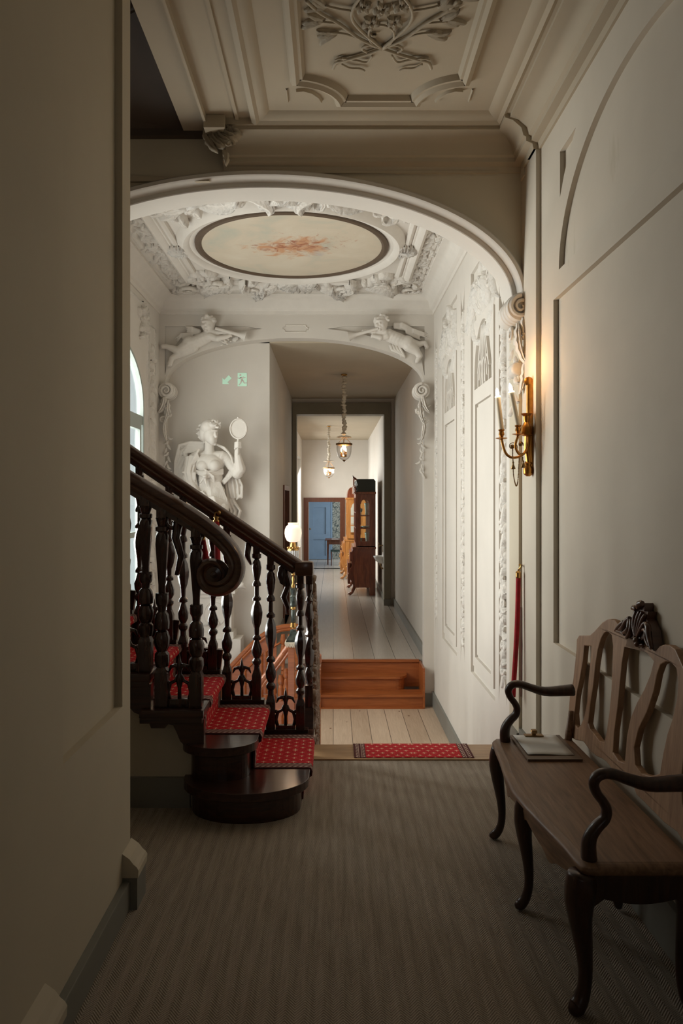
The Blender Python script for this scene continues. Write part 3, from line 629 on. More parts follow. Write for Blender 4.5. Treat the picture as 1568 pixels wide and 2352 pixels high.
# scroll brackets under the arches
def bracket(cx,cz,y0,y1,r,hand,name,tail=True):
    g=MB(); n=28; F=lambda u,v,h: Vector((u,y0-h,v))
    g.lathe([(r*.96,0),(r,.006),(r,y1-y0)],(cx,y0,cz),28,axis=(0,1,0)); 
    for k in range(3): g.lathe([(r*1.0,0),(r*1.06,.008),(r*1.0,.016)],(cx,y0+.04+.06*k,cz),28,axis=(0,1,0),cap=False)
    g.spiral(F,cx,cz,r*.82,1.9,r*.19,hand,a0=PI/2,H=.012)
    if tail:
        g.leaf(F,cx+hand*r*.2,cz-r*.7,-PI/2,r*2.3,r*.42,r*.5,hand*.6,4,10,6); g.leaf(F,cx-hand*r*.2,cz-r*1.2,-PI/2-hand*.1,r*3.2,r*.3,r*.4,hand*.5,5,10,6)
        g.spiral(F,cx+hand*r*.35,cz-r*3.6,r*.42,1.5,r*.14,-hand,H=.01); g.leaf(F,cx+hand*r*.3,cz-r*3.8,-PI/2,r*2.6,r*.3,r*.35,-hand*.3,4,10,6)
        plant(g,F,cx+hand*r*.2,cz-r*2.6,5,r*.35,r*1.1,r*.22,r*.3)
    g.done(name,'relief',sm=False,autos=40,kind='structure')
bracket(1.195,2.885,4.715,5.0,.088,1,'trim_25')
g=MB(); g.lathe([(.035,0),(.048,.02),(.04,.05),(.048,.08),(.04,.11),(.048,.14),(.03,.16)],(1.19,4.74,2.50),16,axis=(0,1,0)); FJ=lambda u,v,h: Vector((1.192-h,u,v))
for k in range(9): g.leaf(FJ,4.86+.03*(-1)**k,2.78-.062*k,-PI/2+.5*(-1)**k,.12,.022,.022,.9*(-1)**k,4,8,5)
g.spiral(FJ,4.87,2.74,.05,1.4,.014,1); g.done('trim_26','relief',sm=True,kind='structure')
bracket(-2.045,3.0,9.06,9.14,.10,-1,'trim_25'); bracket(1.085,3.0,9.06,9.14,.10,1,'trim_25')
g=MB(); F9=FE(9.12)
for s,x in ((1,-2.08),(-1,1.12)):
    z=2.45
    while z>2.0: g.leaf(F9,x+(R.uniform(.02,.05))*s,z,-PI/2+R.uniform(-.4,.4),.09,.016,.02,R.uniform(-2,2),3,7,5); z-=.05
g.done('trim_27','carved',sm=True,kind='structure')
# foliage on the window wall
FL=lambda u,v,h: Vector((-2.14+h,u,v)); g=MB()
for y in (8.72,): 
    z=3.5
    while z>.0: g.leaf(FL,y+R.uniform(-.03,.03),z,-PI/2+R.uniform(-.6,.6),.16,.045,.04,R.uniform(-2,2),3,7,5); z-=.07
g.mold(FL,[(8.58,-.8),(8.86,-.8),(8.86,3.7),(8.58,3.7)],[(-.01,0),(0,.02),(.01,0)]); plant(g,FL,8.3,3.66,12,.13,.16,.04,.05); g.mold(FL,[(6.1,3.85),(6.1,.1)],[(-.02,0),(0,.03),(.02,0)],False); g.mold(FL,[(8.5,0),(8.5,3.85),(6.1,3.85)],[(-.02,0),(0,.03),(.02,0)],False)
g.done('trim_28','carved',sm=True,kind='structure')
# exit pictograms --------------------------------------------------------
def sgn(px,py,Y=9.29): p=P(px,py,Y); return (p.x,p.z)
ax,az=sgn(521.5,871); q=.006
arr=[(-2,-2),(-2,.6),(-1.2,-.2),(.6,1.7),(1.9,.5),(.1,-1.2),(.8,-2.0)]
o=MB().plate(FE(9.30),[(ax+u*.030,az+v*.030) for u,v in arr],[],0,.006).done('exit_arrow_sign','signgreen'); o['label']='pale green glowing arrow pointing down left on the niche wall'; o['category']='sign'
sx,sz=sgn(556,871.5); sg=thing('exit_sign','pale green emergency exit plate with running figure on the niche wall','sign',(sx,9.29,sz))
MB().plate(FE(9.30),rect(sx-.058,sz-.083,sx+.058,sz+.083),[],0,.006).done('sign_plate','signgreen',parent=sg)
mn=MB(); FS=lambda u,v,h: Vector((sx+u*.011,9.294-h,sz+v*.011))
mn.plate(FS,ell(-2.1,5,1.1,1.1,n=14,inc=False),[],0,.003)
for pts in ([(-3.5,1.6),(-1,3),(1.2,2.2),(.6,-.9),(-1.3,-.8),(-1.6,1.5)],[(-5.2,2.2),(-3.2,1.5),(-.8,3.1),(-1.2,1.9),(-3,.7),(-5.2,1.4)],[(.6,3.0),(2.2,1.6),(3.8,1.8),(3.8,2.6),(2.6,2.6),(1.2,3.4)],[(-.6,-.2),(1.3,-.8),(2.6,-3.6),(5.2,-3.4),(5.2,-4.4),(2.0,-4.6),(.2,-1.8)],[(-1.3,-.6),(.2,-1.2),(-1.4,-4.8),(-3.4,-6.6),(-4.2,-5.8),(-2.5,-4.4)]):
    mn.plate(FS,pts[::-1],[],0,.003)
mn.done('running_figure','plaster',parent=sg,label='cut-out running figure showing wall colour')
# ---------------------------------------------------------------- cherubs (relief figures)
def Q(px,py,d,Y=9.15):
    p=P(px,py,Y); p.y=Y-d; return p
mp=9.15/1700
def cherub(flip):
    X=(lambda x: x)
    parts=[]; a=lambda cx,cy,d: Q(360+cx/2.412,700+cy/2.412,d); s=mp/2.412
    if not flip:
        hd=(293,122); T=[(283,185),(235,208),(188,222)]
        L=[((178,232),34,(128,262),24,.05),((128,262),23,(62,238),15,.05),((62,238),15,(42,238),14,.05),((205,240),34,(150,270),26,.03),((150,270),24,(90,300),16,.03),((90,300),15,(78,335),14,.03)]
        A=[((300,185),22,(345,200),18,.08),((345,200),17,(400,190),12,.10),((400,190),11,(415,182),9,.10),((300,160),20,(350,165),15,.06),((350,165),14,(420,165),11,.08)]
        tr=((335,148),(498,188)); face=(-8,8); wing=[((240,160),28,(195,140),22),((200,140),18,(160,132),7),((200,175),20,(140,172),12),((140,172),9,(100,205),5)]
    else:
        hd=(1238,118); T=[(1285,178),(1335,200),(1382,220)]
        L=[((1392,235),36,(1430,262),25,.05),((1430,262),23,(1452,290),17,.05),((1452,290),16,(1438,318),13,.05),((1395,215),30,(1445,225),20,.02),((1445,225),18,(1480,215),13,.02),((1480,215),12,(1492,240),12,.02)]
        A=[((1270,185),22,(1235,195),17,.08),((1235,195),16,(1195,186),11,.10),((1262,165),20,(1205,160),14,.08),((1205,160),13,(1140,158),10,.09)]
        tr=((1222,150),(1062,188)); face=(-8,10); wing=[((1315,120),20,(1355,118),22),((1355,118),22,(1420,150),16),((1420,150),14,(1500,172),6),((1380,150),16,(1450,180),8)]
    for k in range(2): parts.append(('c',a(*T[k],.07),36*s,a(*T[k+1],.07),38*s))
    parts.append(('e',a(T[2][0],T[2][1]-4,.085),(40*s,.07,38*s)))
    parts.append(('c',a(T[0][0],T[0][1]-20,.09),17*s,a(T[0][0],T[0][1],.07),26*s))
    for p0,r0,p1,r1,d in L+A: parts.append(('c',a(*p0,d+.03),r0*s,a(*p1,d+.03),r1*s))
    hx,hy=hd; parts+= [('e',a(hx,hy,.12),(38*s,.085,44*s)),('e',a(hx+face[0],hy+6,.20),(5*s,.016,7*s)),('e',a(hx+face[0]-15,hy+14,.185),(11*s,.02,11*s)),('e',a(hx+face[0]+15,hy+14,.185),(11*s,.02,11*s)),('e',a(hx+face[0],hy+24,.185),(9*s,.02,5*s)),('e',a(hx+face[0],hy-10,.18),(26*s,.03,9*s)),('e',a(hx+face[0],hy+38,.17),(9*s,.02,7*s))]
    # fingers at the near hand and toes
    (hx1,hy1)=A[2][2] if not flip else A[1][2]
    for k in range(4): parts.append(('c',a(hx1-4,hy1-6+4*k,.125),3.6*s,a(hx1+(10 if not flip else -12),hy1-5+5*k,.12),2.6*s))
    parts.append(('c',a(hx1-5,hy1-8,.13),3.8*s,a(hx1+4*(1 if not flip else -1),hy1-16,.13),3*s))
    for ft in ((42,238),(78,335)) if not flip else ((1438,318),(1492,240)):
        for k in range(5): parts.append(('e',a(ft[0]-4+3*k-4,ft[1]+9,.07-.004*k),(3.4*s,.02,4.5*s)))
    th=thing('cherub_relief','white plaster cherub with grapes blowing a trumpet in the left spandrel' if not flip else 'white plaster cherub blowing a trumpet in the right spandrel','relief sculpture',a(T[1][0],T[1][1],0),group='cherubs over the corridor arch')
    blob('body',parts,'relief',.0062,3,parent=th)
    h=[('e',a(hx,hy-16,.11),(42*s,.085,34*s))]
    for k in range(26):
        an=PI*(.02+.96*R.random()); h.append(('e',a(hx+40*cos(an)*R.uniform(.6,1.05),hy-12-36*sin(an)*R.uniform(.5,1),.12+.05*R.random()),(9*s,.03,8*s)))
    blob('hair',h,'relief',.007,1,parent=th)
    w=[]
    for p0,r0,p1,r1 in wing:
        for k in range(3): w.append(('c',a(p0[0],p0[1]+k*10-8,.05),r0*s*.45,a(p1[0]+k*4,p1[1]+k*13-8,.03),r1*s*.5))
    blob('wing',w,'relief',.008,1,parent=th)
    t=MB(); p0=a(*tr[0],.17); p1=a(*tr[1],.12); dv=(p1-p0); n=10; t.tube([p0+dv*k/n for k in range(n+1)],[(8+ (3*k/n) +(16 if k==n else (8 if k==n-1 else 2 if k==n-2 else 0)))*s for k in range(n+1)],14); t.done('trumpet','relief',parent=th,sm=False,autos=40)
    if not flip:
        gp=MB()
        for k in range(34): gp.ball(a(385+R.gauss(0,14),212+R.gauss(0,12),.09+.02*R.random()),5.2*s,8)
        gp.done('grapes','relief',parent=th,sm=True); q_=a(420,205,0); gl=MB(); gl.leaf(FE(9.08),q_.x,q_.z,.3,.10,.03,.02,.5,3); gl.done('vine_leaf','relief',parent=th,sm=True)
        # a little drape
    else:
        gp=MB()
        for k in range(4): gp.tube([a(1290+14*k,225,.05),a(1300+16*k,255,.06),a(1345+8*k,275+5*k,.05),a(1355+6*k,300,.04)],[10*s,9*s,7*s,4*s],8)
        gp.done('ribbon_drape','relief',parent=th,sm=True)
cherub(False); cherub(True)
# ---------------------------------------------------------------- statue in the niche
def G(cx,cy,d): return Q(400+cx/4.705,950+cy/4.705,d,9.22)
u=9.22/1700/4.705
st=thing('statue','white plaster relief statue of a draped woman raising a hand mirror, in the niche','statue',G(440,1950,.1))
b=[('e',G(432,245,.26),(76*u,.10,98*u)),('e',G(455,300,.29),(48*u,.075,62*u)),('c',G(412,330,.22),52*u,G(405,450,.18),56*u),
 ('e',G(492,256,.33),(13*u,.022,30*u),(0,-.1,0)),('e',G(500,276,.335),(15*u,.02,11*u)),('e',G(488,305,.315),(20*u,.02,7*u)),('e',G(486,318,.31),(17*u,.02,7*u)),('e',G(478,348,.29),(24*u,.03,18*u)),('e',G(470,212,.325),(48*u,.03,12*u)),('e',G(440,278,.315),(26*u,.03,26*u)),
 ('e',G(462,232,.337),(12*u,.012,6*u)),('e',G(510,236,.315),(8*u,.012,6*u)),
 ('c',G(280,470,.15),66*u,G(540,470,.16),62*u),('e',G(400,545,.14),(165*u,.16,120*u)),('e',G(350,575,.25),(66*u,.07,62*u)),('e',G(472,572,.26),(66*u,.075,62*u)),
 ('e',G(410,700,.14),(135*u,.14,130*u)),('e',G(430,860,.14),(140*u,.15,130*u)),('e',G(460,1000,.14),(155*u,.17,140*u)),
 ('c',G(520,1030,.2),95*u,G(560,1400,.22),70*u),('c',G(400,1030,.16),100*u,G(390,1480,.14),80*u),('c',G(560,1400,.2),66*u,G(540,1820,.16),40*u),('c',G(390,1480,.14),70*u,G(380,1830,.12),42*u),
 ('e',G(545,1845,.22),(30*u,.10,20*u)),('e',G(385,1850,.2),(30*u,.10,20*u)),
 ('c',G(565,475,.15),58*u,G(700,640,.18),58*u),('c',G(705,650,.2),64*u,G(735,600,.22),62*u),('c',G(735,610,.22),62*u,G(712,440,.26),34*u),('c',G(712,440,.26),33*u,G(716,385,.27),34*u),
 ('e',G(722,362,.28),(36*u,.035,40*u)),
 ('c',G(235,490,.14),60*u,G(185,700,.2),62*u),('c',G(185,700,.2),58*u,G(270,850,.27),40*u),('c',G(270,850,.27),36*u,G(330,870,.28),30*u)]
for k in range(4): b+=[('c',G(690,335+18*k,.30),9.5*u,G(725,328+18*k,.335),10*u),('c',G(725,328+18*k,.335),10*u,G(756,334+18*k,.31),9*u)]
b+=[('c',G(690,400,.3),11*u,G(700,335,.325),10*u)]
for k in range(4): b+=[('c',G(335,858+9*k,.30),8.5*u,G(372,862+10*k,.315),7.5*u),('c',G(372,862+10*k,.315),7.5*u,G(392,880+9*k,.29),7*u)]
b+=[('c',G(330,852,.30),9*u,G(358,842,.32),8*u)]
blob('body',b,'relief',.0058,3,parent=st)
h=[('e',G(415,172,.235),(94*u,.14,88*u)),('e',G(362,235,.20),(62*u,.12,88*u)),('e',G(460,160,.27),(64*u,.105,46*u))]
for (x,y,d) in [(300,185,.2),(292,225,.2),(305,262,.2),(322,295,.2),(345,318,.19),(315,150,.22),(345,122,.23),(380,112,.25),(420,104,.27),(460,104,.29),(500,116,.30),(525,138,.29),(530,170,.30),(340,170,.27),(345,210,.27),(350,250,.26),(365,285,.25),(385,150,.31),(420,140,.33),(455,140,.34),(490,155,.345),(515,178,.335),(375,190,.30),(380,230,.29),(405,175,.335)]:
    for k in range(3): h.append(('c',G(x+R.uniform(-12,12),y+R.uniform(-10,10),d+.01*k),R.uniform(8,13)*u,G(x+R.uniform(-20,20),y+R.uniform(-16,16),d+.012*k),R.uniform(6,10)*u))
for k in range(7): h.append(('c',G(310-8*k,400+10*k,.25),13*u,G(290-10*k,440+18*k,.27),10*u)); h.append(('c',G(290-10*k,440+18*k,.27),10*u,G(310-16*k,500+18*k,.25),7*u))
blob('hair',h,'relief',.006,2,parent=st)
r=[]
for k in range(7): # bust band and knot
    r.append(('c',G(262,622+4*k,.20),8*u,G(390,640+11*k,.305+.012*(k%2)),11*u)); r.append(('c',G(390,640+11*k,.305+.012*(k%2)),11*u,G(552,604+9*k,.19),8*u))
for k in range(5): r.append(('c',G(360,600-3*k,.30),10*u,G(470,690+10*k,.30-.01*k),11*u)); 
for k in range(16): # waist and hip folds
    x0=310+k*14; r.append(('c',G(x0,740,.27-abs(k-8)*.008),8*u,G(x0-30+k*7,930,.30-abs(k-8)*.012),11*u)); r.append(('c',G(x0-30+k*7,930,.30-abs(k-8)*.012),11*u,G(300+k*20,1100,.26-abs(k-8)*.012),10*u))
for k in range(9): r.append(('c',G(330+6*k,925+12*k,.30),15*u,G(470+8*k,905+20*k,.34),16*u)); r.append(('c',G(470+8*k,905+20*k,.34),16*u,G(600-4*k,960+10*k,.20),13*u))
for k in range(15): x0=310+22*k; r.append(('c',G(x0,1080,.25-abs(k-7)*.014),14*u,G(x0+R.uniform(-20,20),1800,.20-abs(k-7)*.01),18*u))
r+=[('c',G(380,690,.34),16*u,G(330,760,.33),9*u),('c',G(380,690,.34),16*u,G(400,790,.33),9*u),('e',G(382,690,.345),(24*u,.03,18*u))]
for k in range(9): r.append(('c',G(160+16*k,470+4*abs(k-4),.19+.012*min(k,8-k)+.015*(k%2)),13*u,G(150+13*k,640,.23+.014*min(k,8-k)+.015*(k%2)),13*u)); r.append(('c',G(150+13*k,640,.23+.014*min(k,8-k)+.015*(k%2)),13*u,G(160+17*k,760+10*k,.23+.010*min(k,8-k)),8*u))
for k in range(6): r.append(('c',G(140+k*10,640+8*k,.26),9*u,G(270,650+14*k,.27),9*u))
blob('draped_robe',r,'relief',.0062,1,parent=st)
cpe=[]
fo_=lambda k: .035*((k%3)==0)+.012*((k%3)==1)
for k in range(14): # billowing cape on the left
    e=fo_(k); r1=13+5*((k%3)==0)
    P4=[G(335,325+7*k,.10+e),G(200-6*k,318+9*k,.09+e),G(75+9*k,350+20*k,.06+e),G(28+9*k,520+12*k,.04+e),G(22+11*k,700+6*k,.03+e),G(90+12*k,980,.03+e)]
    for p_,q_ in zip(P4,P4[1:]): cpe.append(('c',p_,r1*u,q_,(r1-1)*u))
for k in range(9): # over the right shoulder, hanging in loops
    e=fo_(k); P4=[G(478+7*k,343+3*k,.17+e),G(570+7*k,380+8*k,.19+e),G(640+6*k,470+7*k,.19-.006*k+e),G(672-7*k,590+4*k,.17-.006*k+e),G(640-9*k,680+3*k,.15+e),G(560-3*k,760-4*k,.13+e)]
    for p_,q_ in zip(P4,P4[1:]): cpe.append(('c',p_,13*u,q_,12*u))
for k in range(10):
    e=fo_(k); P4=[G(590+14*k,660+6*k,.06+e),G(600+16*k,780,.05+e),G(625+13*k,905+4*(k%3),.05+e)]
    for p_,q_ in zip(P4,P4[1:]): cpe.append(('c',p_,13*u,q_,12*u))
for k in range(8):
    e=fo_(k); P4=[G(560+9*k,700,.04+e),G(585+10*k,950,.03+e),G(620+13*k if k<5 else 680+6*k,1050,.02+e),G(600+10*k,1220,.02+e)]
    for p_,q_ in zip(P4,P4[1:]): cpe.append(('c',p_,13*u,q_,11*u))
for k in range(4): P4=[G(680+8*k,930-8*k,.07),G(725+4*k,890+4*k,.09),G(742,850+6*k,.08)]; cpe+= [('c',P4[0],9*u,P4[1],10*u),('c',P4[1],10*u,P4[2],8*u)]
blob('cape',cpe,'relief',.0065,1,parent=st)
mr=MB(); mc=G(726,190,.30); FM=lambda a,b_,h: Vector((mc.x+a,mc.y-h,mc.z+b_)); mr.mold(FM,ell(0,0,92*u,108*u,n=40,inc=False),[(-.004,-.012),(0,.012),(.012,.014),(.018,.006),(.02,-.012)]); mr.plate(FM,ell(0,0,86*u,102*u,n=40,inc=False),[],-.012,.002); mr.tube([FM(0,-106*u,0),FM(-.005,-150*u,0),FM(-.008,-270*u,0)],[.018,.014,.013],8); mr.ball(FM(-.003,116*u,0),.014,8); mr.done('hand_mirror','relief',parent=st,autos=40)
# pedestal with carved front, and a dolphin-like scroll beside the feet
pd=thing('pedestal','tall white plaster pedestal with carved scrolls under the statue','pedestal',G(440,2900,.1)); pz=G(0,1880,0).z
pb=MB(); x0,x1=G(290,0,0).x,G(640,0,0).x
pb.box(x0-.05,8.98,pz-.05,x1+.05,9.3,pz,.008).box(x0-.02,9.01,pz-.10,x1+.02,9.3,pz-.05,.006).box(x0,9.03,pz-.52,x1,9.3,pz-.10).box(x0-.03,9.0,pz-.60,x1+.03,9.3,pz-.52,.006).box(x0-.16,8.97,-3.4,x1+.12,9.3,pz-.60)
pb.done('shaft','relief',parent=pd)
pc_=MB(); fp=FE(9.03); pc_.mold(fp,ell((x0+x1)/2,pz-.30,.13,.15,n=24,inc=False),[(-.008,0),(0,.012),(.008,0)]); pc_.spiral(fp,(x0+x1)/2,pz-.42,.05,1.4,.012,1); pc_.leaf(fp,(x0+x1)/2-.14,pz-.44,.2,.16,.02,.02,.8); pc_.done('carving','relief',parent=pd,sm=True)
tl=blob('plaster_scroll',[('c',G(600,1900,.1),40*u,G(680,1860,.12),28*u),('c',G(680,1860,.12),26*u,G(740,1840,.12),34*u),('c',G(740,1840,.12),34*u,G(775,1870,.1),18*u)],'relief',.008,2,label='small white plaster fin shape beside the statue base',cat='relief sculpture')
# ================================================================ THE DARK STAIRCASE
Y0s,Y1s=3.95,4.74
noseX=lambda i: -.15-.28*(i-1)
topZ=lambda i: .19*i-.02
railZ=lambda x: 1.218-.68*(x+.21)
sc=thing('staircase','dark mahogany staircase with carved balusters rising to the left beside the passage','staircase',(-.5,4.3,0))
FH_=lambda t: (lambda u,v,h: Vector((u,v,t+h)))
NS=8
for i in range(1,NS+1):
    z=topZ(i); nx=noseX(i)+.03; b=MB()
    back=noseX(i+1)-.03
    if i<=2:
        cx,hw,y0,ex=(-.465,.335,3.98,.25) if i==1 else (-.61,.20,4.0,.15)
        pts=[(nx,4.80),(-.79 if i==1 else -.80,4.80)]+[(cx-hw*cos(PI*k/20),y0-ex*sin(PI*k/20)) for k in range(21)]
        r=[(cx+(hw-.045)*-cos(PI*k/20),y0-(ex-.045)*sin(PI*k/20)) for k in range(21)]
        base_=[(nx-.04,4.79),(-.76,4.79)]+r
        b.plate(FH_(z-.045),pts[::-1],[],0,.045)
        b2=MB(); b2.plate(FH_(topZ(i-1) if i>1 else 0),base_[::-1],[],0,z-.045-(topZ(i-1) if i>1 else 0)); b2.mold(FH_(z-.045),r,[(0,0),(.0,-.02),(.012,-.012),(.02,0)],False)
        b2.done('riser','mahog',parent=sc)
        bm=b; o=b.done('tread','mahog',parent=sc); m=o.modifiers.new('bev','BEVEL'); m.width=.018; m.segments=3; m.limit_method='ANGLE'
    else:
        b.box(back,3.88,z-.045,nx,4.82,z,.012); b.done('tread','mahog',parent=sc)
        MB().box(nx-.06,3.97,topZ(i-1),nx-.035,4.80,z-.045).done('riser','mahog',parent=sc)
        pp=[P(px,py,3.95) for px,py in ((345,1655),(350,1669),(381,1669),(389,1660),(400,1662),(408,1678),(416,1698),(432,1715),(450,1722),(470,1720),(470,1650),(345,1650))]
        dx=noseX(i)-noseX(3); dz=topZ(i)-topZ(3); F=FE(3.97)
        MB().plate(F,[(p.x+dx,p.z+dz) for p in pp],[],0,.05).done('bracket','mahog',parent=sc)
        MB().box(back+.0,3.895,z-.075,nx-.01,3.96,z-.045,.006).done('tread_moulding','mahog',parent=sc)
st_=MB(); st_.plate(FE(4.80),[(-.80,0),(-.80,.3)]+[(noseX(i)-.02*(k==0),topZ(i)-.02 if k==0 else topZ(i+1)-.05) for i in range(3,8) for k in (0,1)]+[(-2.6,1.5),(-2.6,0)],[],0,.04)
st_.done('stringer','mahog',parent=sc)
# plaster wall beneath the flight
uw=[(-3.2,0),(-.76,0),(-.76,.30),(-.80,.33)]
for i in range(3,9): uw+=[(noseX(i)-.02,topZ(i)-.06),(noseX(i+1)-.02,topZ(i)-.06)]
uw+=[(-3.2,topZ(8)-.06)]
MB().plate(FE(4.10),uw,[],0,.10).done('wall_understair','passage',kind='structure')
box('baseboard_understair','skirt',-3.2,3.975,0,-.77,4.0,.16,kind='structure')
# ---- balusters
def bal(name,h,r,kind,seg=12):
    """turned baluster standing on a square block, z=0..h"""
    if kind=='back': prof=[(.62,.20),(.62,.23),(1.0,.245),(1.0,.26),(.6,.275),(1.05,.30),(1.15,.33),(.8,.36),(.5,.385),(.95,.39),(.95,.405),(.5,.42),(.55,.46),(.85,.49),(1.1,.53),(1.15,.56),(.9,.60),(.5,.63),(.95,.635),(.95,.65),(.5,.665),(.5,.72),(.95,.725),(.95,.74),(.55,.76),(.9,.80),(1.05,.84),(.85,.875),(.5,.89),(1.0,.90),(1.0,.925)]
    else: prof=[(.95,.20),(1.15,.23),(1.1,.26),(.75,.275),(1.1,.30),(1.2,.34),(.9,.37),(.7,.375),(1.1,.385),(1.15,.42),(.95,.455),(.6,.47),(.65,.49),(.95,.51),(1.0,.54),(.9,.56),(.5,.562),(.55,.60),(.85,.76),(.95,.80),(.95,.84),(.7,.86),(1.0,.865),(1.0,.885),(.65,.89),(1.0,.93)]
    b=MB(); s=r*.95; b.box(-s,-s,0,s,s,h*.17,.004); b.grid([[Vector((a*q,c*q,z)) for a,c in ((-1,-1),(1,-1),(1,1),(-1,1))] for q,z in ((s,h*.17),(s*.6,h*.205))],closed_v=True)
    b.lathe([(a*r,z*h) for a,z in prof],seg=seg,flute=(h*.56,h*.86,.10,6,30) if kind=='front' else (h*.49,h*.60,.08,6,0))
    b.box(-s*.75,-s*.75,h*.92,s*.75,s*.75,h,.002)
    return b.done(name,'mahogv',autos=35,parent=sc)
def place(o,x,y,z,sz):
    o.matrix_parent_inverse=Matrix.Identity(4); o.location=Vector((x,y,z))-sc.location; o.scale=(1,1,sz)
H0=.95
pb_=bal('baluster',H0,.030,'back'); pf_=bal('baluster',H0,.036,'front'); used={}
def putbal(p,x,y,z,ht):
    if p not in used: used[p]=1; o=p
    else: o=p.copy(); C.objects.link(o)
    place(o,x,y,z,ht/H0)
for i in range(1,NS+1):
    for off in (-.06,-.25):
        x=noseX(i)+off; putbal(pb_,x,Y1s,topZ(i),railZ(x)-topZ(i)-.02)
railF=lambda x: 1.745-.60*(x+1.062)
for x,i in ((-.73,3),(-.913,3),(-1.0,4),(-1.19,4),(-1.29,5),(-1.47,5)): putbal(pf_,x,Y0s,topZ(i),railF(x)-topZ(i)-.02)
# extra pair seen under the scroll: rear balusters already stand there; carved crests between each pair
def crest():
    b=MB(); F=lambda u,v,h: Vector((u,-h,v))
    b.box(-.062,-.016,0,.062,.016,.045,.004)
    for s in (-1,1): b.tube([(s*.052,0,.04),(s*.062,0,.08),(s*.05,0,.125),(s*.022,0,.14),(s*.01,0,.17)],[.011,.012,.011,.009,.008],8); b.ball((s*.06,0,.13),.012,8); b.tube([(0,0,.205),(s*.02,0,.222),(s*.045,0,.215),(s*.058,0,.185)],[.012,.013,.010,.003],8)
    b.lathe([(.011,.04),(.010,.10),(.018,.13),(.022,.15),(.012,.17),(.012,.19),(.019,.205),(.011,.235),(.001,.285)],seg=8); return b.done('crest','mahogv',parent=sc,sm=True)
c0=crest(); first=True
for i in range(1,NS):
    for Y in ((Y1s,Y0s) if i>=3 else (Y1s,)):
        o=c0 if first else c0.copy()
        if not first: C.objects.link(o)
        first=False; place(o,(noseX(i)-.155) if Y==Y1s else noseX(i)-.11+(0 if i==3 else .0),Y,topZ(i),1)
# foot boards under each pair
for i in range(1,NS): MB().box(noseX(i)-.30,Y1s-.03,topZ(i),noseX(i)-.01,Y1s+.03,topZ(i)+.022,.003).done('foot_block','mahog',parent=sc)
# ---- handrails
rp=[(-.034,-.038),(-.040,-.02),(-.030,-.008),(-.040,.008),(-.036,.028),(-.018,.040),(0,.044),(.018,.040),(.036,.028),(.040,.008),(.030,-.008),(.040,-.02),(.034,-.038)]
def rail(name,pts,up,prof=rp,**k): return MB().sweep(pts,prof,up).done(name,'rail',parent=sc,autos=45,**k)
rail('handrail',[(-.19,Y1s,railZ(-.19)),(-.3,Y1s,railZ(-.3)),(-3.0,Y1s,railZ(-3.0))],(0,0,1))
fl=MB(); fl.sweep([(-.25,Y1s,railZ(-.25)-.052),(-3.0,Y1s,railZ(-3)-.052)],[(-.018,-.014),(.018,-.014),(.018,.02),(-.018,.02)],(0,0,1)); fl.done('rail_fillet','mahog',parent=sc)
# rail cap turning the corner to run down with the lower flight
cp=MB(); cp.box(-.245,4.685,1.17,-.125,4.80,1.262,.026); cp.done('rail_corner','rail',parent=sc,autos=50)
rail('handrail',[(-.16,4.76,1.22),(-.16,4.95,1.17),(-.155,5.4,.88),(-.15,6.3,.29),(-.15,6.5,.20)],(0,0,1),[(a*.7,b*.8) for a,b in rp])
# front rail ending in a big volute
pts=[(-1.06-.5*k,3.95,railF(-1.06-.5*k)) for k in (3,2,1)]
px=[(308,1108),(350,1133),(400,1162),(440,1187),(480,1215),(510,1241),(532,1268),(543,1295),(541,1318),(530,1337),(512,1349),(494,1351),(476,1344),(466,1329),(465,1311),(474,1298),(488,1294),(500,1300),(506,1312),(502,1324),(493,1329),(486,1325),(484,1318)]
wid=[1]*8+[1,1,.98,.95,.9,.82,.75,.68,.6,.52,.45,.4,.35,.3,.25]
import itertools
pc=[P(a,b,3.95) for a,b in px]; 
def cr(pts,n=4):
    o=[]
    for i in range(len(pts)-1):
        a,b_,c,d=pts[max(i-1,0)],pts[i],pts[i+1],pts[min(i+2,len(pts)-1)]
        for k in range(n):
            t=k/n; o.append(.5*((2*b_)+(c-a)*t+(2*a-5*b_+4*c-d)*t*t+(3*b_-a-3*c+d)*t**3))
    o.append(pts[-1]); return o
allp=[Vector(q) for q in pts]+cr(pc,4)
w=[1]*3; ww=[]
for i in range(len(px)-1):
    for k in range(4): ww.append(wid[i]+(wid[i+1]-wid[i])*k/4)
w+=ww+[wid[-1]]
# the profile keeps its side axis along Y, its top turning with the curve
ups=[]
for i in range(len(allp)):
    d=(allp[min(i+1,len(allp)-1)]-allp[max(i-1,0)]).normalized(); ups.append(Vector((-d.z,0,d.x))*(1))
ups=[u_ if u_.z>0 or i>20 else -u_ for i,u_ in enumerate(ups)]
for i in range(1,len(ups)):
    if ups[i].dot(ups[i-1])<0: ups[i]=-ups[i]
MB().sweep(allp,[[(a*1.05*(.7+.3*q),b*1.05*q) for a,b in rp] for q in w],ups).done('handrail','rail',parent=sc,autos=45)
vz=P(493,1318,3.95)
vb=MB(); vb.lathe([(.075,0),(.078,.02),(.06,.026),(.058,.030),(.045,.034),(.04,.042),(.018,.046),(.016,.052),(.002,.056)],(vz.x,3.955,vz.z),28,axis=(0,-1,0)); vb.lathe([(.078,0),(.075,.03),(.03,.05)],(vz.x,3.955,vz.z),28,axis=(0,1,0)); vb.done('scroll_rosette','mahog',parent=sc,autos=35)
fl=MB(); fl.sweep([(-1.9,3.95,railF(-1.9)-.055),(-.70,3.95,railF(-.70)-.055)],[(-.018,-.016),(.018,-.016),(.018,.02),(-.018,.02)],(0,0,1)); fl.done('rail_fillet','mahog',parent=sc)
